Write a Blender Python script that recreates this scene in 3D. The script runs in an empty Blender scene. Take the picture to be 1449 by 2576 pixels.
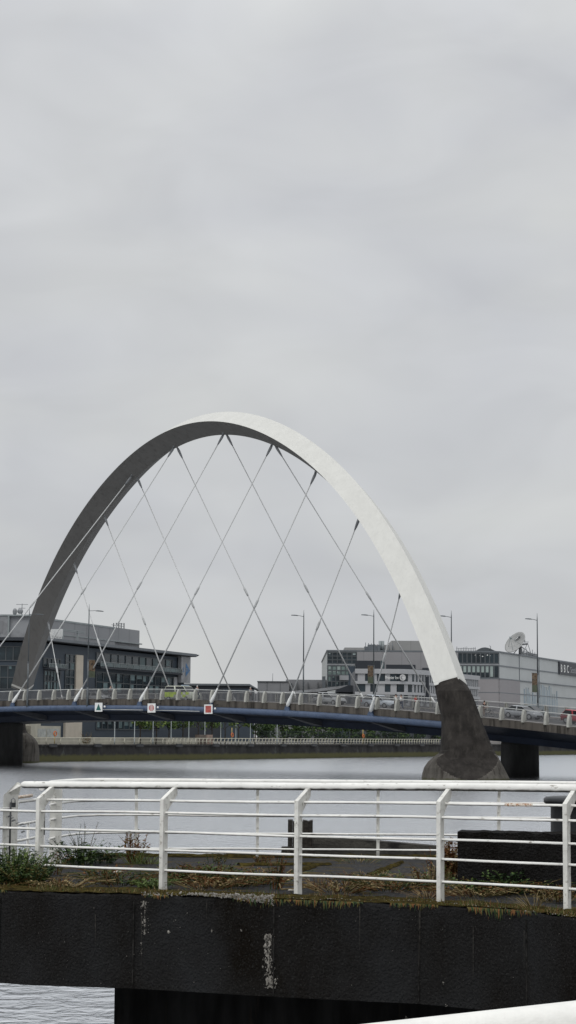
import bpy, bmesh, math, random
from mathutils import Vector, Matrix, noise as mnoise
random.seed(7)
PI = math.pi
sc = bpy.context.scene
COL = sc.collection

# ------------------------------------------------------------------ camera
EYE = Vector((0, 0, 4.42))
FPX = 4780.0                        # focal length in pixels of a 1449 x 2576 picture
PITCH = math.atan(563 / FPX)
ROLL = math.radians(0.4)
_U0 = Vector((0, -math.sin(PITCH), math.cos(PITCH)))
_R0 = Vector((1, 0, 0))
CF = Vector((0, math.cos(PITCH), math.sin(PITCH)))
CR = _R0 * math.cos(ROLL) + _U0 * math.sin(ROLL)
CU = _U0 * math.cos(ROLL) - _R0 * math.sin(ROLL)
cam_d = bpy.data.cameras.new('camera')
cam = bpy.data.objects.new('camera', cam_d)
COL.objects.link(cam)
m = Matrix((CR, CU, -CF)).transposed().to_4x4()
m.translation = EYE
cam.matrix_world = m
cam_d.sensor_fit = 'VERTICAL'
cam_d.sensor_height = 36
cam_d.lens = FPX / 2576 * 36
cam_d.clip_start = 0.1
cam_d.clip_end = 6000
sc.camera = cam
sc.render.resolution_x, sc.render.resolution_y = 576, 1024
sc.view_settings.view_transform = 'Standard'
sc.view_settings.look = 'None'
sc.view_settings.exposure = 0
sc.render.engine = 'CYCLES'
sc.cycles.max_bounces = 6


def ray(x, y):
    return CF * FPX + CR * (x - 724.5) + CU * (1288 - y)


def at(x, y, Y):
    """world point seen at picture point x, y that lies Y metres in front of the viewer"""
    d = ray(x, y)
    return EYE + d * (Y / d.y)


def atz(x, y, z):
    d = ray(x, y)
    return EYE + d * ((z - EYE.z) / d.z)


# ------------------------------------------------------------------ materials
def lin(r, g, b):
    f = lambda c: (c / 255 / 12.92) if c <= 10 else ((c / 255 + 0.055) / 1.055) ** 2.4
    return (f(r), f(g), f(b))


def nd(t, kind, **kw):
    n = t.nodes.new(kind)
    for k, v in kw.items():
        setattr(n, k, v)
    return n


def mat(name, col, rough=.6, var=.2, scale=2.0, metal=0.0, bump=0.0, bscale=20.0, stretch=(1, 1, 1),
        col2=None, thresh=(.35, .65), spec=.4, col3=None, scale3=8.0, thresh3=(.6, .7), stretch3=(1, 1, 1), detail=5):
    """principled surface whose colour wanders between two tones; optional third tone in patches"""
    M = bpy.data.materials.new(name)
    M.use_nodes = True
    t = M.node_tree
    b = t.nodes['Principled BSDF']
    b.inputs['Roughness'].default_value = rough
    b.inputs['Metallic'].default_value = metal
    b.inputs['Specular IOR Level'].default_value = spec
    tc = nd(t, 'ShaderNodeTexCoord')
    mp = nd(t, 'ShaderNodeMapping')
    mp.inputs['Scale'].default_value = stretch
    t.links.new(tc.outputs['Object'], mp.inputs['Vector'])
    nz = nd(t, 'ShaderNodeTexNoise')
    nz.inputs['Scale'].default_value = scale
    nz.inputs['Detail'].default_value = detail
    nz.inputs['Roughness'].default_value = .6
    t.links.new(mp.outputs['Vector'], nz.inputs['Vector'])
    rp = nd(t, 'ShaderNodeValToRGB')
    rp.color_ramp.elements[0].position = thresh[0]
    rp.color_ramp.elements[1].position = thresh[1]
    c1 = [max(0, c * (1 - var)) for c in col]
    c2 = col2 if col2 else [min(1, c * (1 + var)) for c in col]
    if col2:
        c1 = col
    rp.color_ramp.elements[0].color = (*c1, 1)
    rp.color_ramp.elements[1].color = (*c2, 1)
    t.links.new(nz.outputs['Fac'], rp.inputs['Fac'])
    out = rp.outputs['Color']
    if col3:
        mp3 = nd(t, 'ShaderNodeMapping')
        mp3.inputs['Scale'].default_value = stretch3
        mp3.inputs['Location'].default_value = (3.1, 7.7, 1.3)
        t.links.new(tc.outputs['Object'], mp3.inputs['Vector'])
        n3 = nd(t, 'ShaderNodeTexNoise')
        n3.inputs['Scale'].default_value = scale3
        n3.inputs['Detail'].default_value = 6
        n3.inputs['Roughness'].default_value = .65
        t.links.new(mp3.outputs['Vector'], n3.inputs['Vector'])
        r3 = nd(t, 'ShaderNodeMapRange')
        r3.inputs['From Min'].default_value = thresh3[0]
        r3.inputs['From Max'].default_value = thresh3[1]
        t.links.new(n3.outputs['Fac'], r3.inputs['Value'])
        mx = nd(t, 'ShaderNodeMix', data_type='RGBA')
        t.links.new(r3.outputs['Result'], mx.inputs['Factor'])
        t.links.new(out, mx.inputs['A'])
        mx.inputs['B'].default_value = (*col3, 1)
        out = mx.outputs['Result']
    t.links.new(out, b.inputs['Base Color'])
    if bump:
        nb = nd(t, 'ShaderNodeTexNoise')
        nb.inputs['Scale'].default_value = bscale
        nb.inputs['Detail'].default_value = 6
        t.links.new(tc.outputs['Object'], nb.inputs['Vector'])
        bp = nd(t, 'ShaderNodeBump')
        bp.inputs['Strength'].default_value = bump
        bp.inputs['Distance'].default_value = .05
        t.links.new(nb.outputs['Fac'], bp.inputs['Height'])
        t.links.new(bp.outputs['Normal'], b.inputs['Normal'])
    return M


def grad_z(M, z0, z1, col, z2=None, col_b=None, soft=.25):
    """blend a tide-mark tone into a material between two heights above the water"""
    t = M.node_tree
    b = t.nodes['Principled BSDF']
    src = b.inputs['Base Color'].links[0].from_socket
    g = nd(t, 'ShaderNodeNewGeometry')
    sp = nd(t, 'ShaderNodeSeparateXYZ')
    t.links.new(g.outputs['Position'], sp.inputs['Vector'])
    n = nd(t, 'ShaderNodeTexNoise')
    n.inputs['Scale'].default_value = 1.2
    n.inputs['Detail'].default_value = 5
    t.links.new(g.outputs['Position'], n.inputs['Vector'])
    ad = nd(t, 'ShaderNodeMath', operation='MULTIPLY_ADD')
    ad.inputs[1].default_value = soft * 4
    t.links.new(n.outputs['Fac'], ad.inputs[0])
    t.links.new(sp.outputs['Z'], ad.inputs[2])
    for (a, c) in ((z1, col), (z0, col_b)):
        if c is None:
            continue
        mr = nd(t, 'ShaderNodeMapRange')
        mr.inputs['From Min'].default_value = a + soft * 2 + soft
        mr.inputs['From Max'].default_value = a + soft * 2 - soft
        t.links.new(ad.outputs[0], mr.inputs['Value'])
        mx = nd(t, 'ShaderNodeMix', data_type='RGBA')
        t.links.new(mr.outputs['Result'], mx.inputs['Factor'])
        t.links.new(src, mx.inputs['A'])
        mx.inputs['B'].default_value = (*c, 1)
        src = mx.outputs['Result']
    t.links.new(src, b.inputs['Base Color'])


# ------------------------------------------------------------------ mesh builder
def frame(d):
    d = d.normalized()
    up = Vector((0, 0, 1)) if abs(d.z) < .95 else Vector((1, 0, 0))
    a = d.cross(up).normalized()
    return a, a.cross(d).normalized()


class MB:
    def __init__(s):
        s.v, s.f, s.mi, s.sm = [], [], [], []

    def add(s, vs, fs, mi=0, smooth=False):
        o = len(s.v)
        s.v += [Vector(p) for p in vs]
        for f in fs:
            s.f.append([i + o for i in f])
            s.mi.append(mi)
            s.sm.append(smooth)

    def hexa(s, p, mi=0):
        """8 corners: bottom ring 0-3, top ring 4-7"""
        s.add(p, [(3, 2, 1, 0), (4, 5, 6, 7), (0, 1, 5, 4), (1, 2, 6, 5), (2, 3, 7, 6), (3, 0, 4, 7)], mi)

    def box(s, c, size, rz=0, mi=0):
        c = Vector(c)
        x, y, z = [k / 2 for k in size]
        R = Matrix.Rotation(rz, 3, 'Z')
        p = [c + R @ Vector(q) for q in ((-x, -y, -z), (x, -y, -z), (x, y, -z), (-x, y, -z),
                                         (-x, -y, z), (x, -y, z), (x, y, z), (-x, y, z))]
        s.hexa(p, mi)

    def bar(s, a, b, w, h, mi=0, up=None):
        """rectangular bar from a to b: w sideways, h along up"""
        a, b = Vector(a), Vector(b)
        d = (b - a).normalized()
        u = Vector(up) if up else Vector((0, 0, 1))
        sd = d.cross(u)
        if sd.length < 1e-4:
            sd = d.cross(Vector((1, 0, 0)))
        sd.normalize()
        u = sd.cross(d)
        r = []
        for q in (a, b):
            r += [q - sd * w / 2 - u * h / 2, q + sd * w / 2 - u * h / 2, q + sd * w / 2 + u * h / 2, q - sd * w / 2 + u * h / 2]
        s.hexa(r, mi)

    def tube(s, pts, r, n=8, mi=0, caps=True, rounded=False):
        pts = [Vector(p) for p in pts]
        rr = r if isinstance(r, (list, tuple)) else [r] * len(pts)
        rings = []
        a = None
        for i, p in enumerate(pts):
            d = (pts[min(i + 1, len(pts) - 1)] - pts[max(i - 1, 0)]).normalized()
            if a is None:
                a, b = frame(d)
            else:
                a = (a - d * a.dot(d)).normalized()
                b = a.cross(d).normalized()
            rings.append([p + (a * math.cos(2 * PI * k / n) + b * math.sin(2 * PI * k / n)) * rr[i] for k in range(n)])
        vs = [q for R in rings for q in R]
        fs = []
        for i in range(len(rings) - 1):
            for k in range(n):
                k2 = (k + 1) % n
                fs.append((i * n + k, i * n + k2, (i + 1) * n + k2, (i + 1) * n + k))
        s.add(vs, fs, mi, True)
        if caps:
            o = len(s.v) - len(vs)
            s.f.append([o + k for k in range(n)][::-1]); s.mi.append(mi); s.sm.append(False)
            s.f.append([o + (len(rings) - 1) * n + k for k in range(n)]); s.mi.append(mi); s.sm.append(False)

    def cyl(s, base, r, h, n=16, mi=0, r2=None):
        b = Vector(base)
        s.tube([b, b + Vector((0, 0, h))], [r, r if r2 is None else r2], n, mi)

    def prism(s, poly, z0, z1, mi=0):
        n = len(poly)
        vs = [(p[0], p[1], z0) for p in poly] + [(p[0], p[1], z1) for p in poly]
        fs = [tuple(range(n))[::-1], tuple(range(n, 2 * n))]
        fs += [(k, (k + 1) % n, n + (k + 1) % n, n + k) for k in range(n)]
        s.add(vs, fs, mi)

    def slab(s, pts, off, mi=0):
        """flat outline pts, thickened by vector off"""
        off = Vector(off)
        n = len(pts)
        vs = [Vector(p) for p in pts] + [Vector(p) + off for p in pts]
        fs = [tuple(range(n))[::-1], tuple(range(n, 2 * n))]
        fs += [(k, (k + 1) % n, n + (k + 1) % n, n + k) for k in range(n)]
        s.add(vs, fs, mi)

    def loft(s, rings, mi=0, smooth=False, closed=True, caps=True):
        n = len(rings[0])
        vs = [p for R in rings for p in R]
        fs = []
        for i in range(len(rings) - 1):
            for k in range(n if closed else n - 1):
                k2 = (k + 1) % n
                fs.append((i * n + k, i * n + k2, (i + 1) * n + k2, (i + 1) * n + k))
        if caps:
            fs.append(tuple(range(n))[::-1])
            fs.append(tuple((len(rings) - 1) * n + k for k in range(n)))
        s.add(vs, fs, mi, smooth)

    def ball(s, c, r, n=10, m=6, mi=0):
        c = Vector(c)
        r = r if isinstance(r, (tuple, list)) else (r, r, r)
        rings = []
        for i in range(1, m):
            th = PI * i / m
            rings.append([c + Vector((r[0] * math.sin(th) * math.cos(2 * PI * k / n), r[1] * math.sin(th) * math.sin(2 * PI * k / n),
                                      -r[2] * math.cos(th))) for k in range(n)])
        s.loft(rings, mi, True)

    def build(s, name, mats, parent=None):
        me = bpy.data.meshes.new(name)
        off = Vector((0, 0, 0))
        q = parent
        while q:
            off += q.location
            q = q.parent
        me.from_pydata([p - off for p in s.v], [], s.f)
        if not isinstance(mats, (list, tuple)):
            mats = [mats]
        for k in mats:
            me.materials.append(k)
        me.polygons.foreach_set('material_index', s.mi)
        me.polygons.foreach_set('use_smooth', s.sm)
        bm = bmesh.new()
        bm.from_mesh(me)
        bmesh.ops.recalc_face_normals(bm, faces=bm.faces)
        bm.to_mesh(me)
        bm.free()
        me.update()
        o = bpy.data.objects.new(name, me)
        COL.objects.link(o)
        if parent:
            o.parent = parent
        return o


def tag(o, label=None, cat=None, group=None, kind=None):
    if label: o['label'] = label
    if cat: o['category'] = cat
    if group: o['group'] = group
    if kind: o['kind'] = kind
    return o


def thing(name, label, cat, loc=(0, 0, 0), group=None):
    o = bpy.data.objects.new(name, None)
    o.empty_display_size = .3
    o.location = loc
    COL.objects.link(o)
    return tag(o, label, cat, group)


def copy_tree(o, parent=None):
    c = o.copy()
    COL.objects.link(c)
    c.parent = parent
    for ch in list(o.children):
        copy_tree(ch, c)
    return c


def text_mb(txt, size, mtx, extrude=.02, mi=0, mb=None, squeeze=1.0):
    """letters as real geometry: x along the text, y up, put in place by mtx"""
    cu = bpy.data.curves.new('lettering', 'FONT')
    cu.body = txt
    cu.size = size
    cu.extrude = extrude
    cu.resolution_u = 3
    o = bpy.data.objects.new('lettering', cu)
    COL.objects.link(o)
    dg = bpy.context.evaluated_depsgraph_get()
    me = bpy.data.meshes.new_from_object(o.evaluated_get(dg))
    mb = mb or MB()
    vs = [mtx @ Vector((v.co.x * squeeze, v.co.y, v.co.z)) for v in me.vertices]
    mb.add(vs, [tuple(p.vertices) for p in me.polygons], mi)
    bpy.data.objects.remove(o)
    bpy.data.curves.remove(cu)
    bpy.data.meshes.remove(me)
    return mb


class Fac:
    """a vertical facade plane through two ground points"""
    def __init__(s, p0, p1):
        s.p0 = Vector((*p0, 0))
        s.d = (Vector((*p1, 0)) - s.p0).normalized()
        s.L = (Vector((*p1, 0)) - s.p0).length
        s.n = Vector((s.d.y, -s.d.x, 0))
        if s.n.dot(s.p0) > 0:
            s.n = -s.n

    def sz(s, x, y):
        r = ray(x, y)
        k = (s.p0 - EYE).dot(s.n) / r.dot(s.n)
        p = EYE + r * k
        return (p - s.p0).dot(s.d), p.z

    def pt(s, a, z, o=0.0):
        return s.p0 + s.d * a + s.n * o + Vector((0, 0, z))

    def box(s, mb, a0, a1, z0, z1, o0, o1, mi=0):
        mb.hexa([s.pt(a0, z0, o1), s.pt(a1, z0, o1), s.pt(a1, z0, o0), s.pt(a0, z0, o0),
                 s.pt(a0, z1, o1), s.pt(a1, z1, o1), s.pt(a1, z1, o0), s.pt(a0, z1, o0)], mi)

    def px(s, x0, y0, x1, y1):
        ym = (y0 + y1) / 2
        a0 = s.sz(x0, ym)[0]
        a1 = s.sz(x1, ym)[0]
        return a0, a1, s.sz(x0, y1)[1], s.sz(x0, y0)[1]

    def mtx(s, a, z, o):
        ex = s.d if s.d.cross(Vector((0, 0, 1))).dot(s.n) > 0 else -s.d
        M_ = Matrix((ex, Vector((0, 0, 1)), s.n)).transposed().to_4x4()
        M_.translation = s.pt(a, z, o)
        return M_


# ------------------------------------------------------------------ daylight: overcast
SUN_EL, SUN_ROT = math.radians(52), math.radians(205)
W = bpy.data.worlds.new('World')
sc.world = W
W.use_nodes = True
t = W.node_tree
bg = t.nodes['Background']
bg.inputs['Strength'].default_value = .1
sky = nd(t, 'ShaderNodeTexSky', sky_type='NISHITA')
sky.sun_disc = False
sky.sun_elevation = SUN_EL
sky.sun_rotation = SUN_ROT
tc = nd(t, 'ShaderNodeTexCoord')
sp = nd(t, 'ShaderNodeSeparateXYZ')
t.links.new(tc.outputs['Generated'], sp.inputs['Vector'])


def cloud(scale_xyz, detail, loc, rough=.55, dist=.4):
    mp = nd(t, 'ShaderNodeMapping')
    mp.inputs['Scale'].default_value = scale_xyz
    mp.inputs['Location'].default_value = loc
    mp.inputs['Rotation'].default_value = (0, .26, 0)
    t.links.new(tc.outputs['Generated'], mp.inputs['Vector'])
    n = nd(t, 'ShaderNodeTexNoise')
    n.inputs['Scale'].default_value = 1
    n.inputs['Detail'].default_value = detail
    n.inputs['Roughness'].default_value = rough
    n.inputs['Distortion'].default_value = dist
    t.links.new(mp.outputs['Vector'], n.inputs['Vector'])
    return n.outputs['Fac']


# cloud brightness: gentle rise with height (overcast sky is brightest overhead), broken by soft banks
el = nd(t, 'ShaderNodeValToRGB')
cr = el.color_ramp
cr.elements[0].position = 0.0
cr.elements[0].color = (.575, .575, .575, 1)
cr.elements[1].position = 1.0
cr.elements[1].color = (1.35, 1.35, 1.35, 1)
for p_, v_ in ((.1, .60), (.2, .625), (.34, .65), (.5, .82), (.75, 1.2)):
    e_ = cr.elements.new(p_)
    e_.color = (v_, v_, v_, 1)
t.links.new(sp.outputs['Z'], el.inputs['Fac'])
c1 = cloud((4.2, 4.2, 8.5), 2.5, (2.0, 0, .7), .5, .6)
c2 = cloud((10, 10, 22), 3, (5.3, 1, 2.2), .5, .7)
mr = nd(t, 'ShaderNodeMapRange')
mr.inputs['From Min'].default_value = .32
mr.inputs['From Max'].default_value = .68
mr.inputs['To Min'].default_value = .895
mr.inputs['To Max'].default_value = 1.08
t.links.new(c1, mr.inputs['Value'])
mr2 = nd(t, 'ShaderNodeMapRange')
mr2.inputs['From Min'].default_value = .3
mr2.inputs['From Max'].default_value = .7
mr2.inputs['To Min'].default_value = .945
mr2.inputs['To Max'].default_value = 1.045
t.links.new(c2, mr2.inputs['Value'])
mu = nd(t, 'ShaderNodeMath', operation='MULTIPLY')
t.links.new(mr.outputs[0], mu.inputs[0])
t.links.new(mr2.outputs[0], mu.inputs[1])
tint = nd(t, 'ShaderNodeValToRGB')
tint.color_ramp.elements[0].position = .35
tint.color_ramp.elements[0].color = (.972, .992, 1.04, 1)
tint.color_ramp.elements[1].position = .65
tint.color_ramp.elements[1].color = (.985, 1.0, .998, 1)
t.links.new(c1, tint.inputs['Fac'])
v1 = nd(t, 'ShaderNodeMix', data_type='RGBA', blend_type='MULTIPLY')
v1.inputs['Factor'].default_value = 1
t.links.new(el.outputs['Color'], v1.inputs['A'])
t.links.new(tint.outputs['Color'], v1.inputs['B'])
v2 = nd(t, 'ShaderNodeVectorMath', operation='SCALE')
t.links.new(v1.outputs['Result'], v2.inputs[0])
t.links.new(mu.outputs[0], v2.inputs['Scale'])
v3 = nd(t, 'ShaderNodeVectorMath', operation='SCALE')
v3.inputs['Scale'].default_value = 10.0
t.links.new(v2.outputs['Vector'], v3.inputs[0])
mxs = nd(t, 'ShaderNodeMix', data_type='RGBA')
mxs.inputs['Factor'].default_value = .96          # clouds cover nearly all of the blue
t.links.new(sky.outputs['Color'], mxs.inputs['A'])
t.links.new(v3.outputs['Vector'], mxs.inputs['B'])
t.links.new(mxs.outputs['Result'], bg.inputs['Color'])

sd = bpy.data.lights.new('sun', 'SUN')
sd.energy = .9
sd.angle = math.radians(25)
sd.color = (1, .97, .93)
sun = bpy.data.objects.new('sun', sd)
COL.objects.link(sun)
# sun_rotation runs clockwise from +Y
sdir = Vector((math.sin(SUN_ROT) * math.cos(SUN_EL), math.cos(SUN_ROT) * math.cos(SUN_EL), math.sin(SUN_EL)))
sun.rotation_euler = (-sdir).to_track_quat('-Z', 'Y').to_euler()
sun.location = (0, -20, 60)

# ------------------------------------------------------------------ materials
white_paint = mat('weathered_white_paint', (.68, .675, .635), .55, .12, 4.5, col3=(.22, .205, .165), scale3=17, thresh3=(.56, .72), bump=.05, bscale=60)
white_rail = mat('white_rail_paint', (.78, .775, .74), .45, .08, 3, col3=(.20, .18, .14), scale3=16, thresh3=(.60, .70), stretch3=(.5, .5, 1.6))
def underside_grime_shade(M, col=(.045, .043, .038), lo=-.72, hi=-.30):
    """darkens down-facing sides: some grime, and shade put into the colour"""
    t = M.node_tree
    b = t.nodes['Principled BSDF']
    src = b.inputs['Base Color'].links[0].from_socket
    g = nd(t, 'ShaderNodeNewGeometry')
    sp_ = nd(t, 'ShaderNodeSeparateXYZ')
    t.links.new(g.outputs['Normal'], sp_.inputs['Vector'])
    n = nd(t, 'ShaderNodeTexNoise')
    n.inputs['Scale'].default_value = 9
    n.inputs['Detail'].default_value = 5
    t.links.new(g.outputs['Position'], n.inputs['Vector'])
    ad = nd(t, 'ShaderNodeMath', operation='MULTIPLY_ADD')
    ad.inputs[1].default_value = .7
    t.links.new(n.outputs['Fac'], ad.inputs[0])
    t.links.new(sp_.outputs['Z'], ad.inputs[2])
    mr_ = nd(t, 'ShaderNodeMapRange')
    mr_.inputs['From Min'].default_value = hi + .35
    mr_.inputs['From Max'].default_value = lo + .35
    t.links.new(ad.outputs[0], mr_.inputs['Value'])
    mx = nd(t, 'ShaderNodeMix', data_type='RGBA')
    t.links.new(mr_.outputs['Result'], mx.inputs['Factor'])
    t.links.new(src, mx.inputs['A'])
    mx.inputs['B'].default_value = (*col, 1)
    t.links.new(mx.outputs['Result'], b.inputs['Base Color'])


underside_grime_shade(white_rail)  # rail undersides: part dirt, part painted shade
steel_dull = mat('dull_steel', (.22, .23, .24), .5, .15, 3, metal=.3)
rust = mat('rusty_steel', (.34, .17, .085), .8, .4, 40, col3=(.66, .60, .52), scale3=38, thresh3=(.44, .5))
black_iron = mat('black_painted_iron', (.018, .020, .023), .45, .3, 4, bump=.1, bscale=30)
quay_black = mat('blackened_concrete', (.0078, .0062, .0046), .95, .5, 1.1, stretch=(1, 1, .55), col2=(.0235, .0242, .0255), col3=(.036, .036, .035), scale3=58, thresh3=(.53, .72), bump=1.0, bscale=38, spec=.05, thresh=(.32, .68))
drip_m = mat('drip_stain', (.045, .042, .038), .95, .5, 20, spec=.05)
joint_tone = mat('joint_filler', (.022, .021, .020), .9, .6, 14, spec=.05)
lime = mat('lime_stain', (.16, .15, .13), .9, .6, 30, col2=(.33, .31, .28))
asphalt = mat('worn_tarmac', (.040, .040, .041), .95, .55, 26, col3=(.085, .062, .018), scale3=2.6, thresh3=(.52, .66), bump=.8, bscale=45, spec=.08)
moss_m = mat('brown_moss', (.016, .013, .006), 1, .5, 14, col2=(.066, .052, .015), col3=(.10, .078, .022), scale3=5, thresh3=(.54, .70), spec=.02, bump=.8, bscale=60)
leaf_dk = mat('leaf_dark', (.020, .040, .012), .7, .3, 4, spec=.2)
leaf_md = mat('leaf_mid', (.062, .100, .027), .7, .3, 4, spec=.2)
leaf_lt = mat('leaf_light', (.125, .170, .046), .7, .3, 4, spec=.2)
leaf_br = mat('leaf_brown', (.13, .062, .025), .8, .35, 4, spec=.1)
leaf_ol = mat('leaf_olive', (.085, .072, .024), .8, .35, 4, spec=.1)
straw = mat('dry_straw', (.26, .20, .105), .9, .3, 5, spec=.1)
bark = mat('bark', (.045, .036, .028), .95, .3, 4, bump=.5)
old_timber = mat('old_timber', (.022, .019, .016), .9, .45, 3, stretch=(4, 4, .4), col3=(.075, .068, .055), scale3=5, thresh3=(.56, .7), stretch3=(5, 5, .35), bump=.7, bscale=18)
wet_wall = mat('stained_wall', (.062, .058, .050), .9, .4, 2, stretch=(1, 1, .5), bump=.4)

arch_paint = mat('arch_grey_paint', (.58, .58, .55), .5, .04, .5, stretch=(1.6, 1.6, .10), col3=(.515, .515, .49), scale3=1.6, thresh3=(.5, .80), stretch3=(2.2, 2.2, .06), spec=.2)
arch_shaded = mat('arch_paint_shaded', (.172, .170, .166), .65, .06, .5, stretch=(1.4, 1.4, .14), col3=(.085, .08, .075), scale3=.8, thresh3=(.55, .85), stretch3=(1.8, 1.8, .11), spec=.15)  # streaked arch paint with the soffit shade put into its colour
pier_dark = mat('stained_pier_concrete', (.024, .0215, .0195), .9, .35, .8, col3=(.050, .045, .040), scale3=1.3, thresh3=(.5, .78), stretch3=(1.5, 1.5, .3), bump=.6, bscale=5, spec=.15)
pier_light = mat('pale_pier_concrete', (.082, .076, .067), .9, .3, .6, stretch=(1.6, 1.6, .3), col3=(.035, .031, .027), scale3=1.3, thresh3=(.5, .66), stretch3=(1.4, 1.4, .3), bump=.5, bscale=6, spec=.15)
pier_shade = mat('column_concrete', (.030, .030, .030), .9, .3, .8, stretch=(1, 1, .4), bump=.3, bscale=5)
parapet = mat('streaked_parapet', (.092, .083, .073), .9, .2, .5, stretch=(1.6, 1.6, .25), col3=(.028, .025, .022), scale3=.8, thresh3=(.48, .64), stretch3=(1.8, 1.8, .18), spec=.15)
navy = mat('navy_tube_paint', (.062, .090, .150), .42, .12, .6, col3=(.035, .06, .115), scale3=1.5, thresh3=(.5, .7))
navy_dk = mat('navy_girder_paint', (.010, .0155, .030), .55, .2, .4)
bracket_m = mat('bracket_grey', (.052, .056, .066), .6, .2, .8)
cable_m = mat('cable_sheath', (.50, .51, .51), .4, .06, 1)
socket_m = mat('socket_white', (.72, .73, .72), .4, .05, 1)
fin_m = mat('fence_post_paint', (.36, .36, .33), .6, .12, 1.5)
fence_bar = mat('fence_bar_paint', (.135, .138, .145), .5, .1, 1)
fence_rail = mat('fence_rail_paint', (.44, .45, .44), .4, .1, 1)
lamp_m = mat('lamp_grey', (.115, .13, .14), .45, .1, 2, metal=.2)
tarmac = mat('road_tarmac', (.05, .05, .052), .9, .25, 1)
paving = mat('paving', (.22, .21, .2), .9, .2, 1)
line_m = mat('road_line', (.75, .75, .73), .8, .05, 2)
ground_m = mat('far_ground', (.16, .155, .14), .95, .25, .05)
sign_white = mat('sign_white', (.70, .71, .70), .5, .04, 2)
sign_green = mat('sign_green', (.015, .10, .085), .5, .1, 2)
sign_red = mat('sign_red', (.36, .075, .062), .5, .15, 3)

slate = mat('slate_cladding', (.040, .054, .072), .6, .1, .12)
slate2 = mat('slate_roof', (.028, .033, .042), .6, .12, .2)
glass_dk = mat('dark_glass', (.022, .034, .042), .12, .5, .16, stretch=(1, 1, 1.6), spec=.35)
glass_cy = mat('tinted_glass', (.055, .085, .092), .15, .4, .2, spec=.45)
glass_pale = mat('pale_blind', (.30, .36, .36), .35, .15, .3)
mull = mat('grey_mullion', (.080, .090, .098), .5, .1, .5)
mull_lt = mat('light_mullion', (.27, .30, .305), .5, .1, .5)
cream = mat('cream_stone', (.52, .47, .395), .85, .06, .6)
metal_lt = mat('pale_metal_cladding', (.29, .30, .315), .55, .06, .1, col3=(.23, .235, .245), scale3=.35, thresh3=(.5, .6))
metal_md = mat('grey_metal_cladding', (.215, .22, .23), .55, .07, .12)
roof_edge = mat('roof_edge', (.13, .145, .16), .5, .1, .3)
clad_grey = mat('warm_grey_cladding', (.205, .203, .210), .7, .05, .1)
clad_mauve = mat('mauve_stone', (.265, .255, .262), .8, .05, .1)
clad_band = mat('pale_render', (.345, .35, .36), .7, .05, .2)
white_m = mat('clean_white', (.75, .76, .74), .5, .04, 1)
logo_blue = mat('logo_blue', (.05, .15, .32), .5, .08, 1)
sign_black = mat('sign_black', (.030, .034, .042), .5, .1, 1)
quay_wall_m = mat('river_wall_stone', (.021, .020, .0195), .9, .5, .5, stretch=(1, 1, .6), col3=(.085, .095, .088), scale3=.9, thresh3=(.6, .74), stretch3=(1.2, 1.2, .5), bump=.5, bscale=3)
grad_z(quay_wall_m, .05, 1.0, (.062, .060, .020), col_b=(.016, .020, .010), soft=.20)
grad_z(pier_light, -.8, .15, (.045, .047, .020), col_b=(.03, .035, .015), soft=.15)
low_wall_m = mat('pale_low_wall', (.36, .345, .29), .85, .15, .5, stretch=(1, 1, .5))
cream_rail = mat('cream_rail_paint', (.52, .50, .41), .6, .1, 1)


def cladding(name, col, dirv, pitch, dark=.72, rough=.6, sharp=.12):
    """ribbed cladding: vertical seams every pitch metres measured along dirv"""
    M = mat(name, col, rough, .05, .1)
    t = M.node_tree
    b = t.nodes['Principled BSDF']
    src = b.inputs['Base Color'].links[0].from_socket
    g = nd(t, 'ShaderNodeNewGeometry')
    dt = nd(t, 'ShaderNodeVectorMath', operation='DOT_PRODUCT')
    dt.inputs[1].default_value = (dirv[0], dirv[1], 0)
    t.links.new(g.outputs['Position'], dt.inputs[0])
    dv = nd(t, 'ShaderNodeMath', operation='DIVIDE')
    dv.inputs[1].default_value = pitch
    t.links.new(dt.outputs['Value'], dv.inputs[0])
    fr = nd(t, 'ShaderNodeMath', operation='FRACT')
    t.links.new(dv.outputs[0], fr.inputs[0])
    lt = nd(t, 'ShaderNodeMath', operation='LESS_THAN')
    lt.inputs[1].default_value = sharp
    t.links.new(fr.outputs[0], lt.inputs[0])
    mx = nd(t, 'ShaderNodeMix', data_type='RGBA', blend_type='MULTIPLY')
    t.links.new(lt.outputs[0], mx.inputs['Factor'])
    t.links.new(src, mx.inputs['A'])
    mx.inputs['B'].default_value = (dark, dark, dark, 1)
    t.links.new(mx.outputs['Result'], b.inputs['Base Color'])
    return M


# ------------------------------------------------------------------ water and land
Wm = bpy.data.materials.new('river_water')
Wm.use_nodes = True
t = Wm.node_tree
t.nodes.remove(t.nodes['Principled BSDF'])
deep = nd(t, 'ShaderNodeBsdfDiffuse')
deep.inputs['Color'].default_value = (.045, .052, .058, 1)
gl = nd(t, 'ShaderNodeBsdfGlossy', distribution='MULTI_GGX')
gl.inputs['Color'].default_value = (.95, .97, 1.0, 1)
gl.inputs['Roughness'].default_value = .185
lw = nd(t, 'ShaderNodeLayerWeight')                # 0 seen from above, 1 at a grazing angle
lw.inputs['Blend'].default_value = .5
pw = nd(t, 'ShaderNodeMath', operation='POWER')
pw.inputs[1].default_value = 1.0
t.links.new(lw.outputs['Facing'], pw.inputs[0])
pa = nd(t, 'ShaderNodeMath', operation='MULTIPLY_ADD')
pa.inputs[1].default_value = .95
pa.inputs[2].default_value = .025
t.links.new(pw.outputs[0], pa.inputs[0])
wmix = nd(t, 'ShaderNodeMixShader')
t.links.new(pa.outputs[0], wmix.inputs['Fac'])
t.links.new(deep.outputs[0], wmix.inputs[1])
t.links.new(gl.outputs[0], wmix.inputs[2])
t.links.new(wmix.outputs[0], t.nodes['Material Output'].inputs['Surface'])
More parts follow.
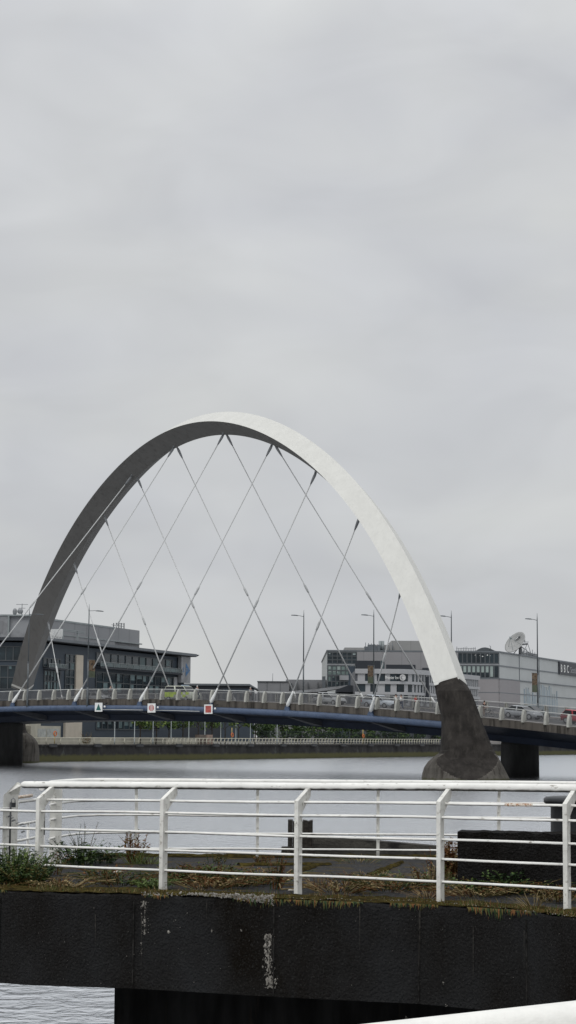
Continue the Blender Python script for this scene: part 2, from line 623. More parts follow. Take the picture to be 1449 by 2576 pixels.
tc = nd(t, 'ShaderNodeTexCoord')


def wave(sx, sy, scale, detail, rot):
    mp = nd(t, 'ShaderNodeMapping')
    mp.inputs['Scale'].default_value = (sx, sy, 1)
    mp.inputs['Rotation'].default_value = (0, 0, rot)
    t.links.new(tc.outputs['Object'], mp.inputs['Vector'])
    n = nd(t, 'ShaderNodeTexNoise')
    n.inputs['Scale'].default_value = scale
    n.inputs['Detail'].default_value = detail
    n.inputs['Roughness'].default_value = .55
    n.inputs['Distortion'].default_value = .5
    t.links.new(mp.outputs['Vector'], n.inputs['Vector'])
    return n.outputs['Fac']


w1 = wave(1.1, 1.05, 1.8, 3, .3)
w2 = wave(.10, .16, .5, 2, -.2)
ad = nd(t, 'ShaderNodeMath', operation='MULTIPLY_ADD')
ad.inputs[1].default_value = .9
t.links.new(w2, ad.inputs[0])
t.links.new(w1, ad.inputs[2])
bp = nd(t, 'ShaderNodeBump')
bp.inputs['Strength'].default_value = .55
bp.inputs['Distance'].default_value = .20
t.links.new(ad.outputs[0], bp.inputs['Height'])
t.links.new(bp.outputs['Normal'], gl.inputs['Normal'])
mb = MB()
mb.add([(-900, -200, 0), (900, -200, 0), (900, 1600, 0), (-900, 1600, 0)], [(0, 1, 2, 3)])
tag(mb.build('water', Wm), kind='structure')

BANK0, BD = Vector((-27, 330, 0)), Vector((.5, .866, 0))        # top edge line of the far river wall
BN = Vector((.866, -.5, 0))                                      # out over the river


def bank(u, o=0.0, z=0.0):
    return BANK0 + BD * u + BN * o + Vector((0, 0, z))


QZ = 2.76
mb = MB()
mb.prism([(p.x, p.y) for p in (bank(-420, -.9), bank(1200, -.9), Vector((-200, 2400, 0)), Vector((-1500, 1800, 0)), Vector((-1500, -40, 0)))][::-1], 1.2, QZ - .02)
tag(mb.build('ground', ground_m), kind='structure')
mb = MB()
near_edge = [(-60, -46), (-12, -6.3), (-.9, 1.9), (.2, 2.95), (3, 5.1), (9, 19), (40, 63), (97, 145), (420, 610)]
mb.prism(near_edge + [(900, 500), (900, -120), (-60, -120)], -1, 2.70)
tag(mb.build('quay_pavement', paving), kind='structure')
# ------------------------------------------------------------------ bridge geometry
DK0, DD = Vector((-36.6, 258, 0)), Vector((.764, -.645, 0)).normalized()
DN = Vector((.645, .764, 0)).normalized()                        # across the deck, away from the viewer
DW = 22.0


def rail_z(u):
    if u > 96:
        return rail_z(96) + (u - 96) * -.085
    if u < -30:
        return rail_z(-30) + (u + 30) * .05
    return ((-4.5967e-07 * u - .00055990) * u + .01388124) * u + 10.2046


def deck(u, o=0.0, dz=0.0):
    """u along the near edge, o across, dz above the deck surface"""
    return DK0 + DD * u + DN * o + Vector((0, 0, rail_z(u) - 1.25 + dz))


def px_u(x, o=0.0):
    lo, hi = -90.0, 190.0
    for _ in range(50):
        mid = (lo + hi) / 2
        p = DK0 + DD * mid + DN * o + Vector((0, 0, 9)) - EYE
        if p.dot(CR) / p.dot(CF) * FPX + 724.5 > x: hi = mid
        else: lo = mid
    return lo


U0, U1 = -70, 178
US = [U0 + i * (U1 - U0) / 124 for i in range(125)]
AA, AB = Vector((17.167, 201.258, 0)), Vector((-40.759, 295.703, 0))
AN = Vector((-(AB - AA).y, (AB - AA).x, 0)).normalized()
if AN.y > 0: AN = -AN


def poly(cs, u):
    r = 0
    for c in cs: r = r * u + c
    return r


def arch_c(s):
    u = 2 * s - 1
    p = AA.lerp(AB, s)
    p.z = poly((-1.0454, -10.2345, 1.9644, 5.5768, .2732, -28.8021, .0587, 44.9907), u)
    return p


def arch_sec(s):
    """near ridge, outer ridge, far ridge, inner ridge of the diamond section"""
    u = 2 * s - 1
    c = arch_c(s)
    tg = (arch_c(s + .002) - arch_c(s - .002)).normalized()
    nr = tg.cross(AN).normalized()
    if nr.z < 0 and abs(u) < .7 or (abs(u) >= .7 and nr.dot(Vector((-(AB - AA).x, -(AB - AA).y, 0)) if u < 0 else (AB - AA)) < 0):
        nr = -nr
    b_ = poly((-.5103, -.3935, .3578, 2.3904), u)
    a1 = poly((-.0297, -.0365, 1.4379), u)
    a2 = poly((-.0874, .3189, 1.5922), u)
    return [c + AN * b_, c + nr * a1, c - AN * b_, c - nr * a2]


bridge = thing('arch_bridge', 'road bridge with one tall diagonal white steel arch, crossing cables and navy blue deck', 'bridge', (AA.x, AA.y, 0))

# arch rib: upper faces pale, lower faces the same paint with shade mixed in
S0, S1 = -.0025, 1.0065
ss = [S0 + (S1 - S0) * i / 150 for i in range(151)]
mb = MB()
secs = [arch_sec(s) for s in ss]
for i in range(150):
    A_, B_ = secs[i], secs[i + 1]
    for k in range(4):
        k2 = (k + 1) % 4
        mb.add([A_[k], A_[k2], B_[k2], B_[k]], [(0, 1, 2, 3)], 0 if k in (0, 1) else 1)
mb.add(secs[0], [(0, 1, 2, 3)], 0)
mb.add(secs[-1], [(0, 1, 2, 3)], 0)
rib = mb.build('arch_rib', [arch_paint, arch_shaded], bridge)



# concrete feet: leaning leg growing into a flared base cut by a sloping front face
def foot_rings(rows, yc):
    """rows: (picture x left, x right, y) at depth yc(y)"""
    out = []
    for xl, xr, y, dep in rows:
        Y = yc(y)
        a, b2 = at(xl, y, Y), at(xr, y, Y)
        out.append(((a + b2) / 2, (b2 - a).length / 2, dep))
    return out


rows = [(1096, 1183, 1738, 2.0), (1105, 1200, 1780, 2.0), (1111, 1208, 1805, 2.1), (1111, 1222, 1842, 2.2), (1109, 1240, 1886, 2.7),
        (1105, 1245, 1896, 3.1), (1092, 1251, 1905, 3.5), (1077, 1259, 1918, 3.8), (1067, 1267, 1932, 4.05), (1062.5, 1275, 1946, 4.2), (1061, 1281, 1958, 4.25), (1061, 1281, 1966, 4.25), (1061, 1281, 1995, 4.25)]
fr = foot_rings(rows, lambda y: 200.6 - (y - 1738) * .012)
NP = 128


def dense(rows_, n=7):
    out = []
    for a, b2 in zip(rows_, rows_[1:]):
        for i in range(n):
            f = i / n
            out.append((a[0].lerp(b2[0], f), a[1] + (b2[1] - a[1]) * f, a[2] + (b2[2] - a[2]) * f))
    return out + [rows_[-1]]


fr = dense(fr)


def make_foot(flip):
    top = arch_sec(S0 + .0012 if not flip else S1 - .0012)
    tc_ = sum(top, Vector()) / 4
    top = [tc_ + (p - tc_) * .985 for p in top]
    mb = MB()
    rings = []
    # ring order: walk round the diamond starting at the near ridge
    order = [0, 1, 2, 3]
    ring0 = []
    for k in range(4):
        a, b2 = top[order[k]], top[order[(k + 1) % 4]]
        ring0 += [a.lerp(b2, j / (NP / 4)) for j in range(NP // 4)]
    rings.append(ring0)
    base = AA if not flip else AB
    flags = [[True] * NP]
    for c, hw, dep in fr:
        R = []
        fl = []
        lift = 1.9 * min(1, max(0, (9.3 - c.z) / 5)) if flip else 0
        for k in range(NP):
            th = PI + 2 * PI * k / NP                                # left, then front, then right, then back
            cs, sn = math.cos(th), math.sin(th)
            e = .62 if c.z > 3 else .5 + .5 * min(1, max(0, (2.3 - c.z) / 1.64))
            x = hw * math.copysign(abs(cs) ** e, cs)
            y = dep * math.copysign(abs(sn) ** e, sn)
            pl = -2.0 - .085 * max(0, 7.5 - max(c.z, 2.3)) - .80 * max(0, 2.3 - c.z)
            fl.append(y < pl + .001)
            y = max(y, pl)
            rel = Vector((c.x - AA.x + x, c.y - AA.y + y, 0))
            if flip: rel = -rel
            R.append(Vector((base.x + rel.x - lift * .55, base.y + rel.y, c.z + lift if c.z > -1 else -2)))
        rings.append(R)
        flags.append(fl)
    mb2 = MB()
    n = NP
    for i in range(len(rings) - 1):
        for k in range(n):
            k2 = (k + 1) % n
            q = [rings[i][k], rings[i][k2], rings[i + 1][k2], rings[i + 1][k]]
            zc = sum(p.z for p in q) / 4
            ctr = sum(q, Vector()) / 4
            rel = ctr - base
            if flip: rel = -rel
            front = all((flags[i][k], flags[i][k2], flags[i + 1][k], flags[i + 1][k2]))
            mb2.add(q, [(0, 1, 2, 3)], 0 if (zc > (2.7 if not flip else 4.6) or front) else 1, False)
    mb2.add(rings[-1], [tuple(range(n))], 1)
    return mb2.build('arch_foot', [pier_dark, pier_light], bridge)


make_foot(False)
make_foot(True)
for s_, e_ in ((S0 + .003, S0 - .003), (S1 - .003, S1 + .003)):
    a_, b_ = arch_sec(s_), arch_sec(s_ + (e_ - s_) * .25)
    ca = sum(a_, Vector()) / 4
    mb = MB()
    ring_a = [ca + (p - ca) * 1.012 for p in a_]
    ring_b = [ca + (p - ca) * 1.012 + (sum(b_, Vector()) / 4 - ca) for p in a_]
    mb.loft([ring_a, ring_b])
    mb.build('rib_collar', arch_paint, bridge)

# deck slab, girder, parapets, edge tubes
mb = MB()
for o0, o1 in ((-.3, .12), (DW - .12, DW + .3)):
    mb.loft([[deck(u, o0, -.06), deck(u, o1, -.06), deck(u, o1, -.86), deck(u, o0, -.86)] for u in US])
mb.build('parapet', parapet, bridge)
mb = MB()
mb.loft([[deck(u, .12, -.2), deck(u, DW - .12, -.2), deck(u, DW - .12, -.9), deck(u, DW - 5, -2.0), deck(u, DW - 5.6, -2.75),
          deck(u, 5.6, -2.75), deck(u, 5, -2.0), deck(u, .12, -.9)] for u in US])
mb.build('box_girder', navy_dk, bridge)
UF = px_u(1150)
for o_, ua, ub in ((-.42, -60, UF), (DW + .42, -20, 90)):
    mb = MB()
    ul = [ua + i * (ub - ua) / 60 for i in range(61)]
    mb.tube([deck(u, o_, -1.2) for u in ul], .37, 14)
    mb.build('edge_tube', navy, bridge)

NEAR_U = [-12.2, -.1, 11.96, 23.9, 36.1, 48.4, 60.9]
FAR_U = [-14.5 + 11.45 * j for j in range(7)]
for lst, o_, sg in ((NEAR_U, -.42, 1), (FAR_U, DW + .42, -1)):
    for u in lst:                                                  # tapering outriggers from girder to tube
        mb = MB()
        def q(uu, oo, dz): return deck(uu, o_ + sg * oo, dz)
        w0, w1 = .22, .75
        mb.hexa([q(u - w0, .1, -1.62), q(u + w0, .1, -1.62), q(u + w1, 5.6, -2.62), q(u - w1, 5.6, -2.62),
                 q(u - w0, .1, -1.3), q(u + w0, .1, -1.3), q(u + w1, 5.6, -1.9), q(u - w1, 5.6, -1.9)])
        mb.build('outrigger', bracket_m, bridge)

# hangers: near ones lean to the right of the picture, far ones to the left
S_NODE = [.068, .145, .23, .323, .435, .56, .669, .764, .855, .937]


def hanger(lo, hi, sock_dir):
    mb = MB()
    d = (hi - lo)
    L = d.length
    d.normalize()
    mid = lo + d * L * .44
    mb.tube([lo + d * 1.9, mid, mid + d * .05, hi - d * .9], [.088, .088, .064, .064], 10)
    o = mb.build('hanger_cable', cable_m, bridge)
    mb = MB()
    mb.tube([lo + d * .05, lo + d * .35, lo + d * .9, lo + d * 1.6, lo + d * 2.2], [.15, .24, .22, .13, .09], 10)
    mb.build('deck_socket', socket_m, o)
    mb = MB()
    mb.tube([mid - d * .7, mid - d * .35, mid + d * .35, mid + d * .7], [.10, .15, .15, .08], 8)
    mb.build('coupler', cable_m, o)
    mb = MB()
    mb.tube([hi - d * 1.7, hi - d * 1.25, hi - d * .55, hi - d * .15], [.07, .14, .18, .13], 8)
    mb.slab([hi - d * .75 + AN * .1, hi - d * .1 + AN * .1, hi + d * .7 + Vector((.25, 0, .1)) + AN * .1, hi + d * .7 + Vector((-.25, 0, .1)) + AN * .1], AN * -.2)
    mb.build('arch_socket', steel_dull, o)
    return o


for k, u in enumerate(NEAR_U):
    s = S_NODE[6 - k]
    N_, E_, F_, I_ = arch_sec(s)
    hi = I_.lerp(N_, .10 if k > 0 else .22)
    hanger(deck(u, -.5, -.42), hi, 1)
for k, u in enumerate(FAR_U):
    s = S_NODE[9 - k]
    N_, E_, F_, I_ = arch_sec(s)
    hanger(deck(u, DW + .5, -.42), I_.lerp(F_, .06), -1)
for lst, o_ in ((NEAR_U, -.46), (FAR_U, DW + .46)):
    for u in lst:
        mb = MB()
        mb.slab([deck(u - .55, o_ - .12, -.95), deck(u + .4, o_ - .12, -.95), deck(u + .22, o_ - .12, -.32), deck(u + .02, o_ - .12, -.22), deck(u - .2, o_ - .12, -.36)], DN * .24)
        mb.build('cable_lug', navy, bridge)

# supporting columns in the water
for x0, x1, Y in ((1275, 1341, 217), (-16, 36, 272)):
    a, b2 = at(x0, 1900, Y), at(x1, 1900, Y)
    c = (a + b2) / 2
    r = (b2 - a).length / 2
    mb = MB()
    u = (c - DK0).dot(DD)
    top = rail_z(u) - 1.25 - 2.7
    ring = lambda z, k: [Vector((c.x, c.y, z)) + DN * (3.2 * k * math.copysign(abs(math.sin(2 * PI * j / 28)) ** .7, math.sin(2 * PI * j / 28)))
                         + DD * (r * .82 * k * math.copysign(abs(math.cos(2 * PI * j / 28)) ** .7, math.cos(2 * PI * j / 28))) for j in range(28)]
    mb.loft([ring(-2, 1), ring(top - .5, .97), ring(top, .94)], 0, True)
    mb.build('river_column', pier_shade, bridge)
# conduit slung under the tube between the signs
mb = MB()
mb.tube([deck(u, -.86, -1.42) for u in (px_u(262), px_u(320), px_u(372))], .05, 6)
mb.tube([deck(u, -.86, -1.42) for u in (px_u(395), px_u(460), px_u(514))], .05, 6)
mb.build('conduit', fence_rail, bridge)

# road and footways on the deck
def strip(o0, o1, dz, h, ua=U0, ub=U1):
    mb = MB()
    ul = [ua + i * (ub - ua) / 90 for i in range(91)]
    mb.loft([[deck(u, o0, dz), deck(u, o1, dz), deck(u, o1, dz - h), deck(u, o0, dz - h)] for u in ul])
    return mb


tag(strip(3.3, DW - 3.3, -.12, .07).build('road', tarmac), kind='structure')
tag(strip(.13, 3.3, .0, .18).build('pavement', paving), kind='structure')
tag(strip(DW - 3.3, DW - .13, .0, .18).build('pavement', paving), kind='structure')
mb = MB()
for o_ in (3.75, DW - 3.75):
    mb.loft([[deck(u, o_, -.116), deck(u, o_ + .12, -.116)] for u in US], closed=False, caps=False)
for i in range(40):
    u = U0 + 6 * i
    mb.loft([[deck(u + k, DW / 2 - .06, -.116), deck(u + k, DW / 2 + .06, -.116)] for k in (0, 1, 2, 3)], closed=False, caps=False)
tag(mb.build('road_marking', line_m), kind='structure')

# fences along both edges
SP = 2.835
ph = px_u(30)


def bridge_fence(name, label, o_, sg, k0, k1):
    root = thing('bridge_fence', label, 'fence', tuple(deck(ph, o_, 0)), 'railings along the two bridge edges')
    rl = MB()
    us = [ph + SP * (k0 + (k1 - k0) * i / 120) for i in range(121)]
    rl.tube([deck(u, o_, 1.23) for u in us], .045, 8)
    rl.build('handrail', fence_rail, root)
    lo = MB()
    lo.loft([[deck(u, o_ - .03, .14), deck(u, o_ + .03, .14), deck(u, o_ + .03, .08), deck(u, o_ - .03, .08)] for u in us])
    lo.loft([[deck(u, o_ - .03, 1.10), deck(u, o_ + .03, 1.10), deck(u, o_ + .03, 1.05), deck(u, o_ - .03, 1.05)] for u in us])
    lo.build('panel_rail', fence_bar, root)
    for k in range(k0, k1 + 1):
        u = ph + SP * k
        mb = MB()                                                  # fin shaped post, wide at the foot, curved outer edge
        prof = [(.13, -.10), (.10, 1.24), (-.14, 1.27), (-.30, 1.16), (-.43, .86), (-.52, .45), (-.56, -.10)]
        hole = [(-.24, .93), (-.33, .62)]
        for du in (-.13, .07):
            mb.slab([deck(u + du, o_ + sg * a, z) for a, z in prof], DD * .06)
        mb.slab([deck(u - .07, o_ + sg * a, z) for a, z in ((-.10, 1.24), (-.14, 1.27), (-.30, 1.16), (-.43, .86), (-.52, .45), (-.56, -.10), (-.44, -.1), (-.40, .42), (-.32, .8), (-.22, 1.08))], DD * .14)
        mb.slab([deck(u - .2, o_ + sg * a, -.058) for a in (.16, -.28)] + [deck(u + .2, o_ + sg * a, -.058) for a in (-.28, .16)], (0, 0, .05))
        mb.build('post', fin_m, root)
    for k in range(k0, k1):
        mb = MB()
        n = 24
        for j in range(1, n):
            u = ph + SP * (k + j / n)
            mb.bar(deck(u, o_, .14), deck(u, o_, 1.05), .016, .055, up=tuple(DN))
        mb.build('panel', fence_bar, root)
    return root


bridge_fence('n', 'pale railing with fin-shaped posts along the near edge of the bridge deck', .0, 1, -4, 36)
bridge_fence('f', 'pale railing behind the traffic along the far edge of the bridge deck', DW, -1, -9, 34)
# ------------------------------------------------------------------ signs hung on the deck edge
def nav_sign(px, label, kind):
    u = px_u(px, -1)
    c = deck(u, -.98, 0)
    c.z = at(px, {248: 1779, 381: 1781, 524: 1784}[px], c.y).z
    root = thing('navigation_sign', label, 'sign', tuple(c), 'square navigation signs on the bridge edge')
    w, h = .68, .57
    P = lambda a, z, o: c + DD * a + Vector((0, 0, z)) - DN * o
    mb = MB(); mb.slab([P(-w, -h, 0), P(w, -h, 0), P(w, h, 0), P(-w, h, 0)], DN * .06)
    mb.build('board', sign_white, root)
    mb = MB()
    if kind == 'tri':
        mb.slab([P(-.46, -.4, .012), P(.46, -.4, .012), P(0, .43, .012)], DN * .02)
        mb.build('symbol', sign_green, root)
    elif kind == 'bars':
        R = .46
        for x0, x1 in ((-.43, -.26), (-.17, -.045), (.06, .185), (.27, .43)):
            up = [(x, math.sqrt(max(0, R * R - x * x)) * .9) for x in (x0, (x0 + x1) / 2, x1)]
            mb.slab([P(x, z, .012) for x, z in up] + [P(x, -z, .012) for x, z in reversed(up)], DN * .02)
        mb.build('symbol', sign_red, root)
    else:
        mb.slab([P(-.47, -.42, .012), P(.47, -.42, .012), P(.47, .42, .012), P(-.47, .42, .012)], DN * .02)
        s_ = mb.build('symbol', sign_red, root)
        mb = MB()
        mb.slab([P(-.36, -.02, .022), P(.36, -.02, .022), P(.36, .03, .022), P(-.36, .03, .022)], DN * .008)
        mb.build('stripe', mat('faded_pink', (.42, .15, .13), .6), s_)
    mb = MB()
    mb.bar(P(-.4, h - .1, -.06), P(-.4, h - .1, -.4), .06, .06); mb.bar(P(.4, h - .1, -.06), P(.4, h - .1, -.4), .06, .06)
    mb.build('bracket', steel_dull, root)
    mb = MB()
    L_ = P(w + .45, .12, .0)
    mb.tube([L_ + Vector((0, 0, -.16)), L_ + Vector((0, 0, .02)), L_ + Vector((0, 0, .1))], [.16, .11, .03], 10)
    mb.build('lantern', socket_m, root)
    mb = MB(); mb.tube([L_ + Vector((0, 0, .1)), L_ + Vector((0, 0, .35)), L_ + DN * .5 + Vector((0, 0, .42))], .06, 6)
    mb.build('lantern_bracket', black_iron, root)


nav_sign(248, 'white square board with green triangle on the bridge edge', 'tri')
nav_sign(381, 'white square board with a circle of red upright bars on the bridge edge', 'bars')
nav_sign(524, 'white square board with red square on the bridge edge', 'sq')

# ------------------------------------------------------------------ street lamps with banners
ban_a = mat('banner_brown', (.11, .065, .035), .8, .6, 2.2, col2=(.20, .15, .10), col3=(.02, .018, .014), scale3=3.5, thresh3=(.52, .58))
ban_b = mat('banner_green', (.085, .10, .065), .8, .2, 1.5)
ban_w = mat('banner_script', (.60, .60, .55), .8, .1, 3)


def lamp(px, label, near, banner):
    o_ = -.62 if near else DW - .6
    u = px_u(px, o_)
    sg = 1 if near else -1
    base = deck(u, o_, -1.25 if near else 0)
    zt = deck(u, o_, 0).z
    root = thing('street_lamp', label, 'street lamp', tuple(base), 'street lamps along the bridge deck')
    Z = lambda h, a=0.0, b_=0.0: Vector((base.x, base.y, zt + h)) + DN * a + DD * b_
    mb = MB()
    mb.tube([base, Z(1.4), Z(1.45)], [.15, .14, .10], 10)
    mb.tube([Z(1.45), Z(4.9)], [.105, .095], 10)
    mb.tube([Z(4.9), Z(5.05), Z(5.06)], [.125, .125, .085], 10)
    mb.tube([Z(5.06), Z(11.5), Z(12.3)], [.085, .06, .015], 10)
    mb.build('pole', lamp_m, root)
    mb = MB()
    mb.tube([Z(11.42), Z(11.5, sg * 1.0), Z(11.5, sg * 1.5)], .035, 6)
    a_ = mb.build('arm', lamp_m, root)
    mb = MB()
    mb.loft([[Z(11.5 + h, sg * a, b_) for b_, h in ((-w, -.02), (-w * .6, .07 * k), (w * .6, .07 * k), (w, -.02), (w * .6, -.06), (-w * .6, -.06))]
             for a, w, k in ((1.25, .05, .5), (1.5, .14, 1), (2.1, .17, 1), (2.55, .10, .4))])
    mb.build('lamp_head', lamp_m, root)
    if banner:
        mb = MB()
        w, h0, h1 = 1.25, 2.75, 5.05
        mb.slab([Z(h0 + .85, sg * .12), Z(h0 + .85, sg * w), Z(h1, sg * w), Z(h1, sg * .12)], DD * .015)
        bn = mb.build('banner', ban_a, root)
        mb = MB()
        mb.slab([Z(h0, sg * .12), Z(h0, sg * w), Z(h0 + .85, sg * w), Z(h0 + .85, sg * .12)], DD * .015)
        mb.build('banner_foot', ban_b, bn)
        mb = MB()                                                  # flowing pale brush stroke across the banner
        for j in range(6):
            a0 = .28 + j * .135
            hh = h0 + .82 + .06 * math.sin(j * 2.3)
            mb.slab([Z(hh, sg * a0, -.012), Z(hh - .02, sg * (a0 + .1), -.012), Z(hh + .16, sg * (a0 + .12), -.012), Z(hh + .14 + .05 * (j % 2), sg * a0, -.012)], DD * .006)
        mb.build('brush_stroke', ban_w, bn)
        mb = MB()
        for h in (h0, h1): mb.tube([Z(h, 0), Z(h, sg * (w + .08))], .025, 6)
        mb.build('banner_arm', lamp_m, root)
    return root


lamp(69, 'grey street lamp rising in front of the left leg of the arch', True, False)
lamp(220, 'grey street lamp with a banner, arm pointing right, before the slate grey building', True, True)
lamp(763, 'grey street lamp standing alone against the sky behind the crossing cables, without banner', False, False)
lamp(940, 'grey street lamp with a banner in front of the hotel with curved bands', False, True)
lamp(1136, 'grey street lamp half hidden behind the right leg of the arch', False, False)
lamp(1353, 'grey street lamp with a tall banner before the ribbed grey broadcast building', False, True)

# ------------------------------------------------------------------ vehicles
tyre_m = mat('tyre_rubber', (.015, .015, .016), .9, .2, 5)
rim_m = mat('wheel_rim', (.40, .41, .42), .35, .1, 3, metal=.6)
car_glass = mat('car_glass', (.012, .015, .018), .12, .3, 1, spec=.35)
head_m = mat('headlamp', (.75, .78, .80), .15, .05, 3)
tail_m = mat('tail_lamp', (.30, .015, .012), .3, .1, 3)
trim_m = mat('dark_trim', (.02, .02, .021), .6, .2, 3)


def make_car(name, label, cat, paint, L, w, H, belt, cab, nose, tail, lightbar=None, checks=None):
    """x forward. cab = x of rear foot, rear roof, front roof, windscreen foot; nose/tail = hood and boot heights"""
    root = thing(name, label, cat)
    hw = w / 2
    zb = .28

    def ring(x, z, k=1.0):
        return [Vector((x, -hw * .94 * k, zb)), Vector((x, -hw * k, zb + .18)), Vector((x, -hw * k, (zb + z) / 2 + .1)), Vector((x, -hw * .95 * k, z - .06)), Vector((x, -hw * .80 * k, z)),
                Vector((x, hw * .80 * k, z)), Vector((x, hw * .95 * k, z - .06)), Vector((x, hw * k, (zb + z) / 2 + .1)), Vector((x, hw * k, zb + .18)), Vector((x, hw * .94 * k, zb))]
    x0, x1 = -L / 2, L / 2
    mb = MB()
    mb.loft([ring(x0, tail - .35, .86), ring(x0 + .06, tail - .05, .92), ring(x0 + .3, tail, .98), ring(cab[0], belt, 1), ring(cab[3], belt, 1),
             ring(cab[3] + (x1 - cab[3]) * .6, nose, .98), ring(x1 - .14, nose - .12, .92), ring(x1, nose - .32, .82)], 0, True)
    b0 = [Vector((cab[0], -hw * .93, belt - .02)), Vector((cab[3], -hw * .93, belt - .02)), Vector((cab[3], hw * .93, belt - .02)), Vector((cab[0], hw * .93, belt - .02))]
    r0 = [Vector((cab[1], -hw * .74, H - .05)), Vector((cab[2], -hw * .74, H - .05)), Vector((cab[2], hw * .74, H - .05)), Vector((cab[1], hw * .74, H - .05))]
    mb.hexa(b0 + r0)
    r1 = [p + Vector((0, 0, .001)) for p in r0]
    mid = [Vector((p.x * .9 + (cab[1] + cab[2]) / 2 * .1, p.y * .85, H)) for p in r0]
    mb.hexa(r1 + mid)
    for sx in (-L * .3, L * .3):                                   # dark wheel arches are cut as trim
        pass
    body = mb.build('body', paint, root)

    def panel(nm, a, b_, c_, d_, m, par):
        """window in the quad a b (foot) d c (roof), set proud"""
        ctr = (a + b_ + c_ + d_) / 4
        n = (b_ - a).cross(d_ - a).normalized()
        if n.dot(ctr - Vector((0, 0, belt - .2))) < 0: n = -n
        q = [ctr + (p - ctr) * .93 + n * .008 for p in (a, b_, c_, d_)]
        mb = MB(); mb.slab(q, n * .012)
        return mb.build(nm, m, par)
    for sgn, (i, j) in ((-1, (0, 1)), (1, (3, 2))):
        A_, B_, C_, D_ = b0[i], b0[j], r0[j], r0[i]
        for f0, f1 in ((0, .48), (.52, 1)):
            panel('side_window', A_.lerp(B_, f0), A_.lerp(B_, f1), D_.lerp(C_, f1), D_.lerp(C_, f0), car_glass, root)
    panel('windscreen', b0[1], b0[2], r0[2], r0[1], car_glass, root)
    panel('rear_window', b0[0], b0[3], r0[3], r0[0], car_glass, root)
    R = .32
    for sx in (-L * .3, L * .31):
        for sy in (-1, 1):
            mb = MB(); mb.tube([(sx, sy * (hw - .20), R), (sx, sy * (hw + .012), R)], R, 18)
            wh = mb.build('wheel', tyre_m, root)
            mb = MB(); mb.tube([(sx, sy * (hw + .0), R), (sx, sy * (hw + .022), R)], R * .64, 14)
            mb.build('rim', rim_m, wh)
    for sy in (-1, 1):
        mb = MB()
        mb.hexa([Vector((x, sy * y, z)) for x, y, z in ((x1 - .30, hw * .60, nose - .34), (x1 - .06, hw * .55, nose - .34), (x1 - .16, hw * .92, nose - .32), (x1 - .4, hw * .95, nose - .32),
                                                     (x1 - .36, hw * .60, nose - .15), (x1 - .10, hw * .55, nose - .17), (x1 - .20, hw * .90, nose - .13), (x1 - .46, hw * .945, nose - .12))])
        mb.build('headlight', head_m, root)
        mb = MB(); mb.box((x0 + .05, sy * hw * .72, tail - .25), (.14, hw * .34, .2))
        mb.build('tail_light', tail_m, root)
        mb = MB(); mb.box((cab[3] - .25, sy * (hw + .06), belt + .06), (.16, .16, .13))
        mb.build('wing_mirror', trim_m, root)
    mb = MB(); mb.box((x1 - .03, 0, .42), (.1, w * .62, .2)); mb.box((x0 + .03, 0, .42), (.1, w * .7, .16))
    mb.build('bumper', trim_m, root)
    if lightbar:
        mb = MB(); mb.box((cab[2] - .35, 0, H + .06), (.32, w * .6, .12))
        mb.build('light_bar', lightbar, root)
    if checks:
        for sgn in (-1, 1):
            mb = MB()
            n = 8
            x_a, x_b = x0 + .35, x1 - .5
            for r_ in range(2):
                for j in range(n):
                    if (j + r_) % 2 and j > 2: continue
                    xa = x_a + (x_b - x_a) * j / n; xb = x_a + (x_b - x_a) * (j + 1) / n
                    za = .55 + r_ * .33
                    mb.hexa([Vector((x, sgn * y, z)) for z in (za, za + .33) for x, y in ((xa, hw - .02), (xb, hw - .02), (xb, hw + .012), (xa, hw + .012))])
            mb.build('check_marking', checks, root)
    return root


def park(root, px, o_, right=True):
    u = px_u(px, o_)
    p = deck(u, o_, -.115)
    d = (deck(u + 1, o_, 0) - deck(u - 1, o_, 0)).normalized()
    if not right: d = -d
    up = Vector((0, 0, 1))
    y = up.cross(d).normalized()
    z = d.cross(y)
    root.matrix_world = Matrix(((d.x, y.x, z.x, p.x), (d.y, y.y, z.y, p.y), (d.z, y.z, z.z, p.z), (0, 0, 0, 1)))


def paint(name, col): return mat(name, col, .28, .04, 1, spec=.6)


park(make_car('police_van', 'white and yellow police van with checked sides on the bridge', 'van', paint('van_white_paint', (.60, .63, .52)), 5.2, 2.0, 2.05, 1.25, (-2.45, -2.35, .9, 1.7), 1.18, 1.25,
              lightbar=mat('light_bar_blue', (.25, .32, .42), .2), checks=mat('check_yellow', (.50, .68, .04), .5)), 458, 12.4)
park(make_car('parked_car', 'silver grey car seen dimly through the railing left of the police van', 'car', paint('grey_paint', (.26, .27, .28)), 4.2, 1.78, 1.42, .92, (-2.0, -1.3, .15, 1.0), .88, .9), 245, 12.2)
park(make_car('parked_car', 'silver hatchback behind the railing in front of the low grey roof', 'car', paint('silver_paint', (.42, .44, .45)), 4.2, 1.8, 1.52, .95, (-1.95, -1.4, .2, 1.1), .9, .95), 829, 12.2)
park(make_car('parked_car', 'white car with pale roof behind the railing below the curved hotel', 'car', paint('white_paint', (.62, .68, .74)), 4.4, 1.8, 1.5, .95, (-2.0, -1.5, .3, 1.15), .9, .95), 955, 9.0)
park(make_car('parked_car', 'pale car just emerging behind the dark concrete foot of the arch', 'car', paint('pale_paint', (.55, .57, .58)), 4.3, 1.8, 1.48, .93, (-2.0, -1.35, .2, 1.1), .9, .93), 1160, 8.6)
park(make_car('parked_car', 'silver saloon with dark windows and shining headlamp on the bridge', 'car', paint('silver_saloon_paint', (.33, .35, .37)), 4.55, 1.82, 1.44, .92, (-1.9, -1.05, .25, 1.2), .88, .98), 1314, 9.2)
